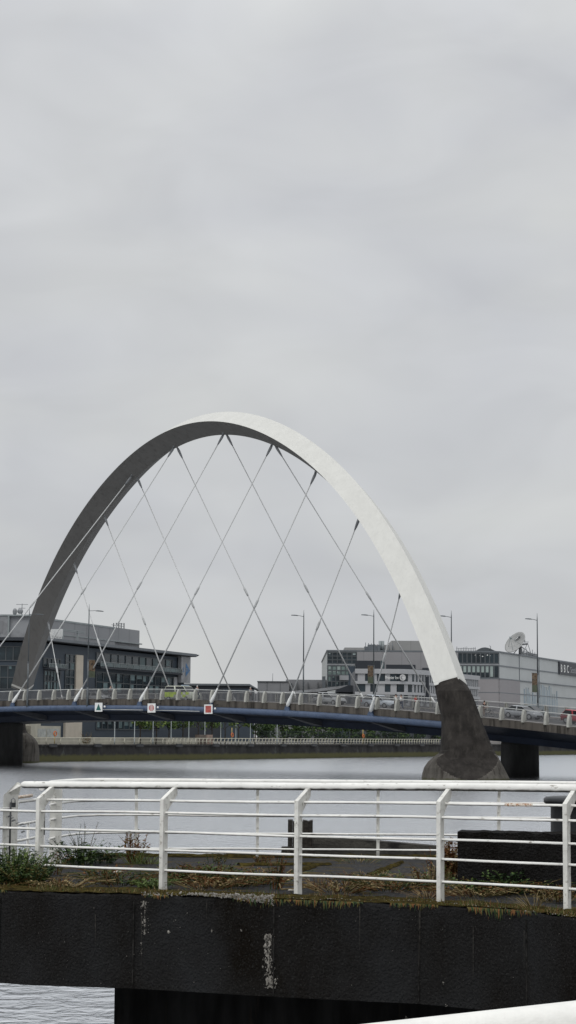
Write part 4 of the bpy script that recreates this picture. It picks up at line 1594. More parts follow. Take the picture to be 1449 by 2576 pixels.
r, F = block('low_building', 'long dark flat-roofed low building behind the police van', [('wall', 462, 1721.5, 632, slate2, 0)], 500, None, 24)
mb = MB()
a0, a1 = F.sz(455, 1721)[0], F.sz(628, 1721)[0]; zt = F.sz(540, 1720)[1]; a2 = F.sz(649, 1734)[0]; z2 = F.sz(649, 1733)[1]
mb.hexa([F.pt(a0, zt - .5, .6), F.pt(a1, zt - .5, .6), F.pt(a1, zt - .5, -24), F.pt(a0, zt - .5, -24), F.pt(a0, zt, .6), F.pt(a1, zt, .6), F.pt(a1, zt, -24), F.pt(a0, zt, -24)])
mb.hexa([F.pt(a1 + .01, zt - .5, .6), F.pt(a2, z2 - .3, .6), F.pt(a2, z2 - .3, -24), F.pt(a1 + .01, zt - .5, -24), F.pt(a1 + .01, zt, .6), F.pt(a2, z2, .6), F.pt(a2, z2, -24), F.pt(a1 + .01, zt, -24)])
mb.build('roof', roof_edge, r)
mb = MB(); F.box(mb, F.sz(560, 1728)[0], F.sz(640, 1728)[0], QZ, F.sz(600, 1733)[1], -1, .4); mb.build('lower_wall', slate, r)
r, F = block('low_building', 'grey box-shaped low building with roof mast between the dark flat roof and the glass block', [
    ('wall', 648, 1714.5, 728, metal_md, 0), ('wall', 726, 1710, 823, metal_md, 4), ('rooftop_room', 719, 1709.5, 760, metal_lt, 6)], 520, None, 20)
mb = MB()
F.box(mb, F.sz(647, 1714)[0], F.sz(728.5, 1714)[0], F.sz(690, 1714.5)[1] - .1, F.sz(690, 1713.5)[1], -8, .3)
for x in (672, 705, 748, 775, 800): F.box(mb, F.sz(x, 1720)[0] - .06, F.sz(x, 1720)[0] + .06, QZ, F.sz(x, 1716)[1], -4.2, .05)
F.box(mb, F.sz(731, 1722)[0], F.sz(735, 1722)[0], QZ, F.sz(733, 1719)[1], -4.5, .1)
mb.build('coping', mull, r)
mb = MB(); a, z = F.sz(686, 1693); mb.tube([F.pt(a, F.sz(686, 1715)[1], -2), F.pt(a, z, -2)], .07, 5); mb.build('mast', steel_dull, r)
mb = MB(); a, z = F.sz(815, 1701); F.box(mb, a - .45, a + .45, QZ + 5, z, -3, -2.1); mb.build('chimney', roof_edge, r)

# pale curved roof and dark pavilion under the hotel
FS = Fac((at(700, 1740, 470).x, 470), (at(700, 1740, 470).x + 60, 470))
r = thing('pavilion', 'pale low building with thin upswept wedge roof left of the dark pavilion', 'building', (FS.p0.x, 470, QZ))
top = [(700, 1740), (740, 1738), (790, 1734), (835, 1728.5), (874, 1723.5)]
bot = [(874, 1726.5), (850, 1733), (800, 1740.5), (740, 1744), (700, 1744.5)]
mb = MB(); mb.slab([FS.pt(*FS.sz(*p), .5) for p in top + bot], FS.n * -9); mb.build('roof', metal_lt, r)
mb = MB(); FS.box(mb, FS.sz(706, 1744)[0], FS.sz(846, 1744)[0], QZ, FS.sz(780, 1745)[1], -8, -.6); mb.build('wall', metal_md, r)
FD = Fac((at(840, 1740, 455).x, 455), (at(840, 1740, 455).x + 60, 455))
r = thing('pavilion', 'dark slate pavilion with upswept pointed roof in front of the hotel', 'building', (FD.p0.x, 455, QZ))
mb = MB(); mb.slab([FD.pt(*FD.sz(*p), .5) for p in ((846, 1735), (876, 1724), (930, 1725.5), (991, 1735.5), (985, 1740), (930, 1742), (846, 1741))], FD.n * -10); mb.build('roof', slate2, r)
mb = MB(); FD.box(mb, FD.sz(846, 1741)[0], FD.sz(962, 1741)[0], QZ, FD.sz(900, 1742.5)[1], -9, -.4); w_ = mb.build('wall', slate, r)
mb = MB()
for i in range(12):
    a = FD.sz(856 + i * 9, 1745)[0]
    z = FD.sz(900, 1744)[1]
    mb.slab([FD.pt(a - .35, z, -.38), FD.pt(a + .35, z, -.38), FD.pt(a + .1, z - .6, -.38), FD.pt(a - .1, z - .6, -.38)], FD.n * .2)
mb.build('eaves_bracket', slate2, w_)

# ------------------------------------------------------------------ broadcast building on the right
B0, B1 = inter(823, 520), inter(1254, 520)
FB = Fac(B0, B1)
B2 = inter(1500, 622)
FR = Fac(B1, B2)
zb = FB.sz(1100, 1638)[1]
bbc = thing('broadcast_building', 'long grey ribbed broadcast building with glass corners and black letter sign', 'building', (B0[0], B0[1], QZ))
mb = MB()
mb.prism([B0, B1, B2, (B2[0] - 40, B2[1] + 15), (B0[0], 600)], QZ - .3, zb - .3)
rib_l = cladding('ribbed_cladding', (.42, .44, .44), FR.d, 1.15, .84)
mb.build('wall', rib_l, bbc)
mb = MB()
mb.prism([tuple(FB.pt(-.2, 0, .25)[:2]), tuple((FB.pt(FB.L, 0, .25) + FR.n * .25)[:2]), tuple(FR.pt(FR.L, 0, .3)[:2]), tuple(FR.pt(FR.L, 0, -35)[:2]), (B0[0] - .2, 600)], zb - .29, zb + .12)
br = mb.build('roof', roof_edge, bbc)
# left glass corner, grey panels, dark recess, right glass corner
def bay(x0, y0, x1, y1, nx, ny, g, m, bl=0, fr=.22, out=.1, bm=None, F=FB):
    a0, a1, z0, z1 = F.px(x0, y0, x1, y1)
    return window(F, bbc, a0, a1, z0, z1, nx, ny, g, m, fr, out, 0, bl, bm)


mint = mat('mint_blind', (.30, .36, .345), .4, .12, .3)
mint2 = mat('pale_mint_glass', (.16, .215, .205), .25, .2, .4, spec=.4)
bay(824, 1641, 897.5, 1669, 6, 3, glass_dk, mull, .12, .24, bm=glass_pale)
bay(824, 1674, 880, 1698, 5, 2, mint2, mull, .55, .24, bm=mint)
bay(824, 1700, 876, 1728, 5, 2, glass_dk, mull, .4, .24, bm=mint2)
bay(1152, 1642.5, 1254, 1668.5, 9, 1, glass_dk, mull, .0, .3)
bay(1152, 1674, 1254, 1705, 9, 1, glass_dk, mull, .0, .3)
a0, a1, z0, z1 = FB.px(1152, 1675, 1242, 1691)
for i in range(8):
    w = (a1 - a0) / 8
    mb = MB(); FB.box(mb, a0 + w * i + .25, a0 + w * (i + 1) - .2, z0 - (1.2 if i == 7 else 0), z1, .05, .16); mb.build('blind', mint, bbc)
mb = MB()
for i in range(5):
    a, z = FB.sz(1196 + i * 9 + (i % 2) * 3, 1648 + (i % 3) * 1.6); FB.box(mb, a - .16, a + .16, z - .12, z + .12, .1, .18)
mb.build('ceiling_light', white_m, bbc)
mb = MB()
a0, a1, z0, z1 = FB.px(1152, 1668.5, 1254, 1674); FB.box(mb, a0, a1 + .1, z0, z1, -.2, .22)
a0, a1, z0, z1 = FB.px(823, 1669, 893, 1673.5); FB.box(mb, a0, a1, z0, z1, -.2, .22)
mb.build('floor_band', metal_lt, bbc)
a0, a1, z0, z1 = FB.px(898, 1640, 1152, 1683)
mb = MB(); FB.box(mb, a0, a1, z0, z1, -.2, .35); pn = mb.build('cladding_panel', cladding('panel_cladding', (.255, .253, .262), (1, 0, 0), 5.2, .86, sharp=.05), bbc)
mb = MB()
for x0, y0, x1, y1 in ((894, 1662, 957, 1690), (971, 1672, 1045, 1683), (1062, 1680, 1090, 1690)):
    a0, a1, z0, z1 = FB.px(x0, y0, x1, y1); FB.box(mb, a0, a1, z0, z1, .2, .42)
mb.build('dark_recess', slate2, pn)
mb = MB()
a0, a1, z0, z1 = FB.px(958, 1662, 967, 1690); FB.box(mb, a0, a1, z0, z1, .2, .43); mb.build('glass_slot', glass_cy, pn)
mb = MB(); a0, a1, z0, z1 = FB.px(876, 1676, 893, 1728); FB.box(mb, a0, a1, z0, z1, -.2, .3); mb.build('dark_pier', slate, bbc)
mb = MB(); a0, a1, z0, z1 = FB.px(854, 1699, 877, 1711); FB.box(mb, a0, a1, z0, z1, -.2, .5); mb.build('pale_box', metal_lt, bbc)
# mauve stone lower block wrapping the corner
a0 = FB.sz(1201, 1740)[0]; zt = FB.sz(1230, 1708)[1]; s1 = FR.sz(1306, 1740)[0]
mb = MB(); FB.box(mb, a0, FB.L, QZ, zt, -.2, .3)
FR.box(mb, .02, s1, QZ, zt, -.2, .3)
lw = mb.build('stone_block', clad_mauve, bbc)
mb = MB(); zj = FB.sz(1230, 1742)[1]
FB.box(mb, a0, FB.L + .3, zj - .1, zj + .1, .2, .33); FR.box(mb, .02, s1, zj - .1, zj + .1, .2, .33)
FB.box(mb, a0, FB.L + .3, zt, zt + .25, -.1, .36); FR.box(mb, .02, FR.L, zt, zt + .25, -.1, .36)
z6 = FR.sz(1256, 1674)[1]
FR.box(mb, .02, FR.L, z6 - .22, z6 + .1, -.1, .16)
FR.box(mb, s1, FR.L, zj - .1, zj + .12, -.1, .16)
for x in (1306, 1355.5): FR.box(mb, FR.sz(x, 1660)[0] - .12, FR.sz(x, 1660)[0] + .12, QZ, zb - .3, -.1, .14)
FR.box(mb, -.02, .25, zt + .25, zb - .3, -.1, .2)
mb.build('shadow_joint', roof_edge, bbc)
# pale blue translucent channel glass
s0, s1_ = FR.sz(1318, 1760)[0], FR.sz(1402, 1760)[0]
mb = MB()
blue1 = mat('blue_glass', (.185, .25, .30), .3, .12, .4); blue2 = mat('pale_blue_glass', (.27, .315, .33), .3, .12, .4)
n = 34
for i in range(n):
    w = (s1_ - s0) / n
    hgt = FR.sz(1340, 1765 - random.choice((0, 14, 22, 30, 34)) - (10 if i > 12 else 0))[1]
    FR.box(mb, s0 + w * i + .05, s0 + w * (i + 1) - .05, QZ, hgt, -.1, .10 + .01 * (i % 3), 0 if (i * 7) % 5 < 2 else 1)
mb.build('channel_glass', [blue1, blue2], bbc)
# letter sign
a0, a1, z0, z1 = FR.px(1404, 1664, 1492, 1696)
mb = MB(); FR.box(mb, a0, a1, z0, z1, -.1, .5); sg_ = mb.build('sign_panel', sign_black, bbc)
hh = z1 - z0
for i, ch in enumerate('BBC'):
    x_ = FR.sz((1406.5, 1414.3, 1422)[i], 1690)[0]
    mb = text_mb(ch, hh * .86, FR.mtx(x_, z0 + hh * .19, .52), .03, squeeze=1.02); mb.build('lettering', white_m, sg_)
x_ = FR.sz(1430.5, 1690)[0]
mb = text_mb('Scotland', hh * .66, FR.mtx(x_, z0 + hh * .22, .52), .03, squeeze=1.25); mb.build('lettering', metal_lt, sg_)
# roof plant of the broadcast building
mb = MB()
for x0, y0, x1, sb, d in ((867, 1629, 917, 3, 12), (985, 1612, 1085, 6, 16), (935, 1622, 988, 5, 8)):
    FF = Fac((B0[0], B0[1] + sb), (B1[0], B1[1] + sb))
    FF.box(mb, FF.sz(x0, y0)[0], FF.sz(x1, y0)[0], zb, FF.sz((x0 + x1) / 2, y0)[1], -d, 0)
rp = mb.build('plant_room', cladding('roof_plant_cladding', (.27, .27, .265), (1, 0, 0), 3.1, .84, sharp=.06), br)
FF = Fac((B0[0], B0[1] + 3), (B1[0], B1[1] + 3))
mb = MB()
for x in (957, 964): a, z = FF.sz(x, 1611.5); mb.cyl(FF.pt(a, zb, -2), .42, z - zb, 10)
mb.build('flue', mull_lt, br)
mb = MB()
for x0, x1, y in ((917, 936, 1626), (938, 952, 1625), (926, 945, 1621), (950, 956, 1622)):
    FF.box(mb, FF.sz(x0, y)[0], FF.sz(x1, y)[0], zb, FF.sz(x0, y)[1], -4, -.5 - (x0 % 5) * .1)
for i in range(10):
    a, z = FF.sz(920 + i * 7.5, 1616 + (i * 37 % 9)); mb.cyl(FF.pt(a, zb, -1.2), .1, z - zb, 6)
mb.build('air_handler', roof_edge, br)
mb = MB()
for i in range(12):
    a, z = FF.sz(1150 + i * 4.2, 1626 + (i * 53 % 6)); mb.cyl(FF.pt(a, zb, -1), .09, z - zb, 6)
FF.box(mb, FF.sz(1148, 1630)[0], FF.sz(1198, 1630)[0], FF.sz(1170, 1631)[1], FF.sz(1170, 1630)[1], -1.1, -.9)
mb.build('roof_rail', steel_dull, br)
mb = MB()
arc = [(1199 + 46 * i / 12, 1637 - 8.5 * math.sin(PI * (i / 12) ** .85)) for i in range(13)]
mb.slab([FF.pt(*FF.sz(*p)) for p in arc] + [FF.pt(FF.sz(1265, 1639)[0], zb), FF.pt(FF.sz(1199, 1639)[0], zb)], FF.n * -14)
mb.build('vault_roof', mull, br)
mb = MB()
a, z = FF.sz(1234, 1625.5); mb.tube([FF.pt(a, zb, .1), FF.pt(a, z, .1), FF.pt(a - .4, z + .1, .1)], .09, 6)
mb.build('roof_light', steel_dull, br)
mb = MB()
for px, yt, yb in ((1333, 1629, 1643), (1341, 1631, 1645), (1350, 1636, 1648), (1356, 1634, 1649), (1362, 1640, 1651), (1368, 1642, 1652)):
    a, z = FR.sz(px, yt); mb.cyl(FR.pt(a, zb, -2), .11, z - zb, 6)
for y0, y1 in ((1641, 1651), (1638, 1647)):
    A_, B_ = FR.sz(1333, y0), FR.sz(1368, y1); mb.tube([FR.pt(A_[0], A_[1], -2), FR.pt(B_[0], B_[1], -2)], .09, 5)
mb.build('roof_equipment', steel_dull, br)
mb = MB(); FR.box(mb, FR.sz(1350, 1650)[0], FR.sz(1374, 1652)[0], zb, zb + 1.4, -5, -2.6)
mb.build('air_handler', steel_dull, br)

# big satellite dish
dc = at(1296, 1616, 537)
dish = thing('satellite_dish', 'large white satellite dish on a steel frame on the broadcast building roof', 'satellite dish', tuple(Vector((dc.x + 1.5, dc.y, zb + .12))))
dn = Vector((-.66, -.50, .56)).normalized()
A_, B_ = frame(dn)
Rd = 3.55
mb = MB()
rings = []
for i in range(9):
    rr = Rd * max(.02, i / 8)
    rings.append([dc + (A_ * math.cos(2 * PI * k / 36) + B_ * math.sin(2 * PI * k / 36)) * rr + dn * (1.05 * (rr / Rd) ** 2 - .9) for k in range(36)])
back = [[p - dn * .12 for p in R] for R in rings]
mb.loft(rings + back[::-1], 0, True, caps=False)
refl = mb.build('reflector', mat('dish_white', (.31, .315, .31), .5, .06, 1), dish)
mb = MB()
foc = dc + dn * 2.3
for k in (3.4, 4.6, 5.8): mb.tube([dc + (A_ * math.cos(k) + B_ * math.sin(k)) * Rd * .72 + dn * -.3, foc], .06, 6)
mb.tube([foc - dn * .5, foc + dn * .3], [.3, .2], 10)
mb.build('feed_arm', mull_lt, dish)
rt = Vector((1, 0, 0)) - dn * dn.x
rt.normalize(); upv = dn.cross(rt).normalized()
if upv.z < 0: upv = -upv
mb = MB()
lc = dc + rt * 1.0 + upv * 1.55 + dn * -.25
mb.slab([lc + rt * -1.25 + upv * -.24, lc + rt * .7 + upv * -.24, lc + rt * .7 + upv * .24, lc + rt * -1.25 + upv * .24], dn * .04)
plq = mb.build('label_plate', sign_black, dish)
mb = MB()
for i in range(3):
    c = lc + rt * (-.95 + i * .42) + dn * .045
    mb.slab([c + rt * -.12 + upv * -.12, c + rt * .12 + upv * -.12, c + rt * .12 + upv * .12, c + rt * -.12 + upv * .12], dn * .01)
mb.build('label_mark', white_m, plq)
mb = MB()
bk = dc - dn * 1.05
ft = [Vector((dc.x + x, dc.y + y, zb + .1)) for x, y in ((-.6, -.6), (2.0, -1.2), (4.4, -.4), (2.4, 1.8))]
for f in ft: mb.tube([f, bk + Vector((.9, .4, -.3))], .11, 6)
mb.tube([bk, bk + Vector((1.6, .8, .1)), bk + Vector((3.1, 1.0, .3))], .26, 8)
mb.tube([bk + Vector((3.0, 1, .5)), ft[2]], .10, 6); mb.tube([bk + Vector((3.0, 1, .5)), ft[1]], .10, 6)
mb.tube([bk + Vector((2.2, .8, .6)), bk + Vector((2.2, .8, 1.5))], .12, 6); mb.tube([bk + Vector((1.4, .8, .8)), bk + Vector((3.3, .9, .8))], .09, 6)
mb.cyl((dc.x + 1.6, dc.y + 1.2, zb + .1), .5, 2.2, 12)
mb.build('support_frame', steel_dull, dish)

# ------------------------------------------------------------------ curved hotel in front
hot = [inter(893, 440), inter(1003, 440)]
e1 = Vector((*inter(1203, 486), 0)); c0 = Vector((*hot[1], 0))
mid = Vector((*inter(1043, 441.5), 0))
curve = []
for i in range(1, 9):
    f = i / 8
    curve.append(c0 * (1 - f) ** 2 + mid * 2 * f * (1 - f) + (mid + (e1 - mid) * .22) * f * f)
path = [Vector((*hot[0], 0)), c0] + curve + [e1]
hotel = thing('hotel', 'pale banded curved hotel with rows of upright windows in front of the broadcast building', 'hotel', (hot[0][0], hot[0][1], QZ))
FH = Fac(hot[0], hot[1])
ZB = lambda y: FH.sz(1003, y)[1]
nrm = []
for i in range(len(path)):
    d = (path[min(i + 1, len(path) - 1)] - path[max(i - 1, 0)]).normalized()
    nrm.append(Vector((d.y, -d.x, 0)))


def ribbon(mb, z0, z1, o0, o1, mi=0, i0=0, i1=None):
    i1 = len(path) if i1 is None else i1
    mb.loft([[path[i] + nrm[i] * o0 + Vector((0, 0, z0)), path[i] + nrm[i] * o1 + Vector((0, 0, z0)), path[i] + nrm[i] * o1 + Vector((0, 0, z1)), path[i] + nrm[i] * o0 + Vector((0, 0, z1))] for i in range(i0, i1)], mi)


ztop = ZB(1683)
mb = MB(); mb.prism([(p.x, p.y) for p in path] + [(path[-1].x - 8, path[-1].y + 8), (hot[0][0], 470)], QZ - .3, ztop - .4)
mb.build('wall', mat('hotel_dark_wall', (.075, .08, .092), .5, .15, .3), hotel)
mb = MB()
for y0, y1 in ((1683, 1695), (1714, 1721), (1741, 1748), (1768, 1776)): ribbon(mb, ZB(y1), ZB(y0), -.4, .5)
mb.build('floor_band', clad_band, hotel)
seg = [0]
for i in range(1, len(path)): seg.append(seg[-1] + (path[i] - path[i - 1]).length)


def along(s):
    for i in range(1, len(path)):
        if s <= seg[i] or i == len(path) - 1:
            f = (s - seg[i - 1]) / (seg[i] - seg[i - 1])
            d = (path[i] - path[i - 1]).normalized()
            return path[i - 1].lerp(path[i], f), d, Vector((d.y, -d.x, 0))


rows_h = ((1695, 1714), (1721, 1741), (1748, 1768))
for y0, y1 in rows_h:
    z0, z1 = ZB(y1), ZB(y0)
    s = .6; k = 0
    while s < seg[-1] - .8:
        w = (1.7, 1.1, 1.4)[k % 3] if s < 13 else (.62, .74)[k % 2]
        p, d, n = along(s + w / 2)
        pale = k % 2 == (0 if y0 != 1721 else 1)
        if y0 == 1695 and 7.2 < s < 12.2: pale = False
        tgt = MB()
        o_ = .16 if pale else .08
        tgt.hexa([p - d * w / 2 - n * .2 + Vector((0, 0, z0)), p + d * w / 2 - n * .2 + Vector((0, 0, z0)), p + d * w / 2 + n * o_ + Vector((0, 0, z0)), p - d * w / 2 + n * o_ + Vector((0, 0, z0)),
                  p - d * w / 2 - n * .2 + Vector((0, 0, z1)), p + d * w / 2 - n * .2 + Vector((0, 0, z1)), p + d * w / 2 + n * o_ + Vector((0, 0, z1)), p - d * w / 2 + n * o_ + Vector((0, 0, z1))])
        tgt.build('render_panel' if pale else 'window', clad_band if pale else glass_dk, hotel)
        s += w + .12; k += 1
mb = text_mb('Premier Inn', 1.05, FH.mtx(FH.sz(968.5, 1707)[0], ZB(1708.5), .56), .05, squeeze=.62); mb.build('lettering', white_m, hotel)
mb = MB()
c = FH.pt(FH.sz(1012.5, 1704)[0], ZB(1704.5), .62)
mb.tube([c - FH.n * .05, c + FH.n * .12], .72, 20); moon = mb.build('moon_sign', mat('moon_white', (.5, .5, .5), .5), hotel)
mb = MB()
cres = [(math.cos(a) * .46, math.sin(a) * .46) for a in [PI * .35 + i * (1.3 * PI) / 10 for i in range(11)]] + [(math.cos(a) * .36 + .16, math.sin(a) * .36 + .04) for a in [PI * 1.6 - i * (1.2 * PI) / 10 for i in range(11)]]
for i in range(10):
    q = [cres[i], cres[i + 1], cres[20 - i], cres[21 - i]]
    mb.add([c + FH.d * x + Vector((0, 0, z)) + FH.n * .14 for x, z in q], [(0, 1, 2, 3)])
mb.build('crescent', metal_md, moon)
p, d, n = along(seg[2] + (seg[-1] - seg[2]) * .18)
mb = MB(); mb.hexa([p + d * a + n * o + Vector((0, 0, z)) for z in (ZB(1752), ZB(1699)) for a, o in ((-.1, .5), (.1, .5), (.1, 1.3), (-.1, 1.3))])
mb.build('blade_sign', slate2, hotel)
# ------------------------------------------------------------------ foreground jetty
JZ = 2.745
NE = [(-260, 22.0), (-100, 21.0), (100, 20.55), (350, 20.35), (724, 19.75), (1054, 19.35), (1300, 18.75), (1449, 18.0), (1640, 16.9), (1900, 15.6), (2500, 13.9), (3290, 12.5)]
near_pts = [Vector(((px - 724.5) / FPX * Y * 1.0, Y, 0)) for px, Y in NE]
far_pts = [Vector((14.6, 27.45, 0)), Vector((-2.7, 27.45, 0)), Vector((-3.15, 26.3, 0)), Vector((-3.9, 23.6, 0))]


def fine(pts, step):
    out = []
    for a, b2 in zip(pts, pts[1:]):
        n = max(1, int((b2 - a).length / step))
        out += [a.lerp(b2, i / n) for i in range(n)]
    return out + [pts[-1]]


jet = thing('jetty', 'black weathered concrete jetty with mossy edge under the white railing', 'jetty', (0, 22, JZ))
ne = fine(near_pts, .04)


def jag(p, amp, sc_=6.0):
    return amp * (mnoise.noise(p * sc_) + .5 * mnoise.noise(p * sc_ * 3.1))


# face beam: rough top arris, slightly uneven face
mb = MB()
prof_z = [JZ, JZ - .02, JZ - .06, JZ - .16, JZ - .3, JZ - .5, JZ - .7, JZ - .88, JZ - .965]
rings = []
for p in ne:
    col = []
    for j, z in enumerate(prof_z):
        q = Vector((p.x, p.y, z))
        j_ = jag(Vector((p.x, p.y, z)), .012)
        y = q.y + (.035 if j == 0 else .008 if j == 1 else 0) + j_ + (jag(q + Vector((5, 0, 0)), .022, 9) if j < 3 else 0)
        col.append(Vector((q.x, y, z + (jag(q, .014, 11) if j == 0 else 0))))
    col += [Vector((p.x + .2, p.y + .75, JZ - .965)), Vector((p.x + .2, p.y + .75, JZ - .03))]
    rings.append(col)
mb.loft(rings, 0, False, closed=True)
face = mb.build('edge_beam', quay_black, jet)
mb = MB()
out = [p + Vector((.2, .7, 0)) for p in near_pts] + far_pts
mb.prism([(p.x, p.y) for p in out], JZ - .95, JZ - .03)
mb.build('deck_slab', asphalt, jet)
mb = MB()
for px, Y in ((22, 20.72), (349, 20.35), (693, 19.8), (1054, 19.35), (1317, 18.65)):
    x = (px - 724.5) / FPX * Y
    i = min(range(len(ne)), key=lambda k: abs(ne[k].x - x))
    p = ne[i]
    mb = MB()
    mb.slab([Vector((p.x - .007, p.y + .0, JZ - .07)), Vector((p.x + .007, p.y + .0, JZ - .07)), Vector((p.x + .006, p.y + .0, JZ - .94)), Vector((p.x - .006, p.y, JZ - .94))], (0, -.016, 0))
    mb.build('construction_joint', joint_tone, jet)


def wall_pt(px, y):
    """point on the jetty face"""
    for _ in range(2):
        lo, hi = 0, len(ne) - 1
        best = min(ne, key=lambda q: abs(724.5 + FPX * q.x / q.y - px))
    return at(px, y, best.y - .02)


rnd = random.Random(3)
mb = MB()                                                          # flaking lime and spalls on the face


def flake(px, y, s, tall=1.0):
    s *= rnd.choice((.35, .5, .6, .8, 1.1))
    c = wall_pt(px, y)
    n = rnd.randint(5, 7)
    a0 = rnd.uniform(0, 6)
    pts = [c + Vector((math.cos(a0 + 2 * PI * k / n) * s * rnd.uniform(.4, 1.2), rnd.uniform(-.006, .004), math.sin(a0 + 2 * PI * k / n) * s * tall * rnd.uniform(.4, 1.2))) for k in range(n)]
    pk = c + Vector((0, -.010, 0))
    for k in range(n): mb.add([pk, pts[k], pts[(k + 1) % n]], [(0, 1, 2)])


for _ in range(620):                                               # spalled arris between two joints
    f = rnd.random() ** .8
    px = 470 + f * 220
    y0 = 2246 + (px - 470) * .022
    dp = 5 + 22 * max(0, (px - 500) / 190) ** 1.3
    flake(px, y0 + rnd.uniform(0, 1) * dp, rnd.uniform(.004, .016))
for _ in range(70): flake(rnd.uniform(355, 470), 2246 + rnd.uniform(-2, 8), rnd.uniform(.004, .013))
for _ in range(120):
    px = rnd.uniform(700, 1449); flake(px, 2259 + max(0, (px - 724)) * .012 + max(0, px - 1080) * .10 + rnd.uniform(-1, 4), rnd.uniform(.003, .011), .5)
for _ in range(190): flake(rnd.gauss(365, 5), rnd.uniform(2268, 2350), rnd.uniform(.003, .012), 1.6)
for _ in range(26): flake(rnd.gauss(355, 3), rnd.uniform(2370, 2400), rnd.uniform(.003, .012), 1.8)
for _ in range(250): flake(rnd.gauss(675, 6), rnd.uniform(2350, 2430) if rnd.random() < .75 else rnd.uniform(2430, 2478), rnd.uniform(.003, .013), 1.8)
for _ in range(90): flake(rnd.gauss(683, 7), rnd.uniform(2462, 2486), rnd.uniform(.005, .014), 1.0)
for px, y, s in ((441, 2318, .02), (424, 2347, .025), (450, 2332, .012), (535, 2341, .018), (606, 2338, .010), (468, 2300, .012), (1118, 2474, .012), (1122, 2530, .012), (1020, 2560, .01)):
    for _ in range(5): flake(px + rnd.gauss(0, 2), y + rnd.gauss(0, 2), s * rnd.uniform(.3, .8), 1.2)
for _ in range(170): flake(rnd.uniform(0, 1449), rnd.uniform(2280, 2480), rnd.uniform(.002, .005))
mb.build('lime_flake', lime, face)
for px, y0, y1 in ((362, 2290, 2360), (356, 2300, 2430), (672, 2352, 2440), (684, 2360, 2478), (30, 2330, 2410), (1056, 2290, 2420), (1190, 2330, 2470), (520, 2270, 2330), (905, 2280, 2390), (1318, 2340, 2440), (240, 2300, 2380)):
    mb = MB()
    w = rnd.uniform(.002, .005)
    n = 9
    for k in range(n):
        a, b2 = wall_pt(px, y0 + (y1 - y0) * k / n), wall_pt(px, y0 + (y1 - y0) * (k + 1) / n)
        wa, wb = w * (1 - k / n) * rnd.uniform(.5, 1.4) + .0006, w * (1 - (k + 1) / n) + .0004
        f = Vector((0, -.011, 0))
        mb.add([a + f + Vector((-wa, 0, 0)), a + f + Vector((wa, 0, 0)), b2 + f + Vector((wb, 0, 0)), b2 + f + Vector((-wb, 0, 0))], [(0, 1, 2, 3)])
    mb.build('drip_streak', drip_m, face)

mb = MB()                                                          # support wall below, set back
x0 = at(288, 2500, 21.2).x
mb.prism([(x0, 21.2), (1.6, 20.3), (3.4, 17.6), (6.9, 13.6), (14, 27), (x0, 27)], -1, JZ - .955)
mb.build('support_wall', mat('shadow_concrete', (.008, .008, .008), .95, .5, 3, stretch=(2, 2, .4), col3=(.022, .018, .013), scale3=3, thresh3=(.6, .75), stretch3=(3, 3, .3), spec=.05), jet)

# moss band along the edge and round the slab
mb = MB()
moss_ring = []
for p in ne:
    row = []
    for k in range(9):
        d = k / 8 * (.72 + .22 * mnoise.noise(Vector((p.x * 1.7, 2.2, 0))))
        q = Vector((p.x + d * .2, p.y + .03 + d, 0))
        h = .010 + .030 * max(0, mnoise.noise(Vector((q.x * 5, q.y * 5, 1.7)))) + .014 * max(0, mnoise.noise(Vector((q.x * 19, q.y * 19, 4))))
        row.append(Vector((q.x, q.y, JZ + (h if k < 8 else -.026))))
    moss_ring.append(row)
mb.loft(moss_ring, 0, True, closed=False, caps=False)
fp = fine([Vector((-2.75, 27.25, 0)), Vector((9.5, 27.25, 0))], .06)
mb.loft([[Vector((p.x, p.y + (k - 2) * .09 * (1 + .6 * mnoise.noise(p * 2)), JZ - .024 + (.03 + .03 * mnoise.noise(Vector((p.x * 6, k * 1.3, 0)))) * (0 if k in (0, 4) else 1))) for k in range(5)] for p in fp], 0, True, closed=False, caps=False)
for (x0_, y0_), (x1_, y1_), w_ in (((930, 2197), (1012, 2165), .06), ((735, 2192), (800, 2170), .07), ((600, 2172), (830, 2170), .10)):
    a_, b_ = atz(x0_, y0_, JZ), atz(x1_, y1_, JZ)
    sg_ = fine([a_, b_], .05)
    sd_ = Vector((-(b_ - a_).y, (b_ - a_).x, 0)).normalized()
    mb.loft([[p + sd_ * ((k - 2) * w_ * .5 * (1 + mnoise.noise(p * 3))) + Vector((0, 0, (-.024 if k in (0, 4) else .002 + .012 * mnoise.noise(p * 9)))) for k in range(5)] for p in sg_], 0, True, closed=False, caps=False)
tag(mb.build('moss', moss_m), 'brown-green moss growing along the jetty edge', 'moss', kind='stuff')

# ------------------------------------------------------------------ railings on the jetty
def vary(pts, amp, seed):
    return [Vector((p.x, p.y, p.z + amp * mnoise.noise(Vector((p.x * .8, seed, 0))))) for p in pts]


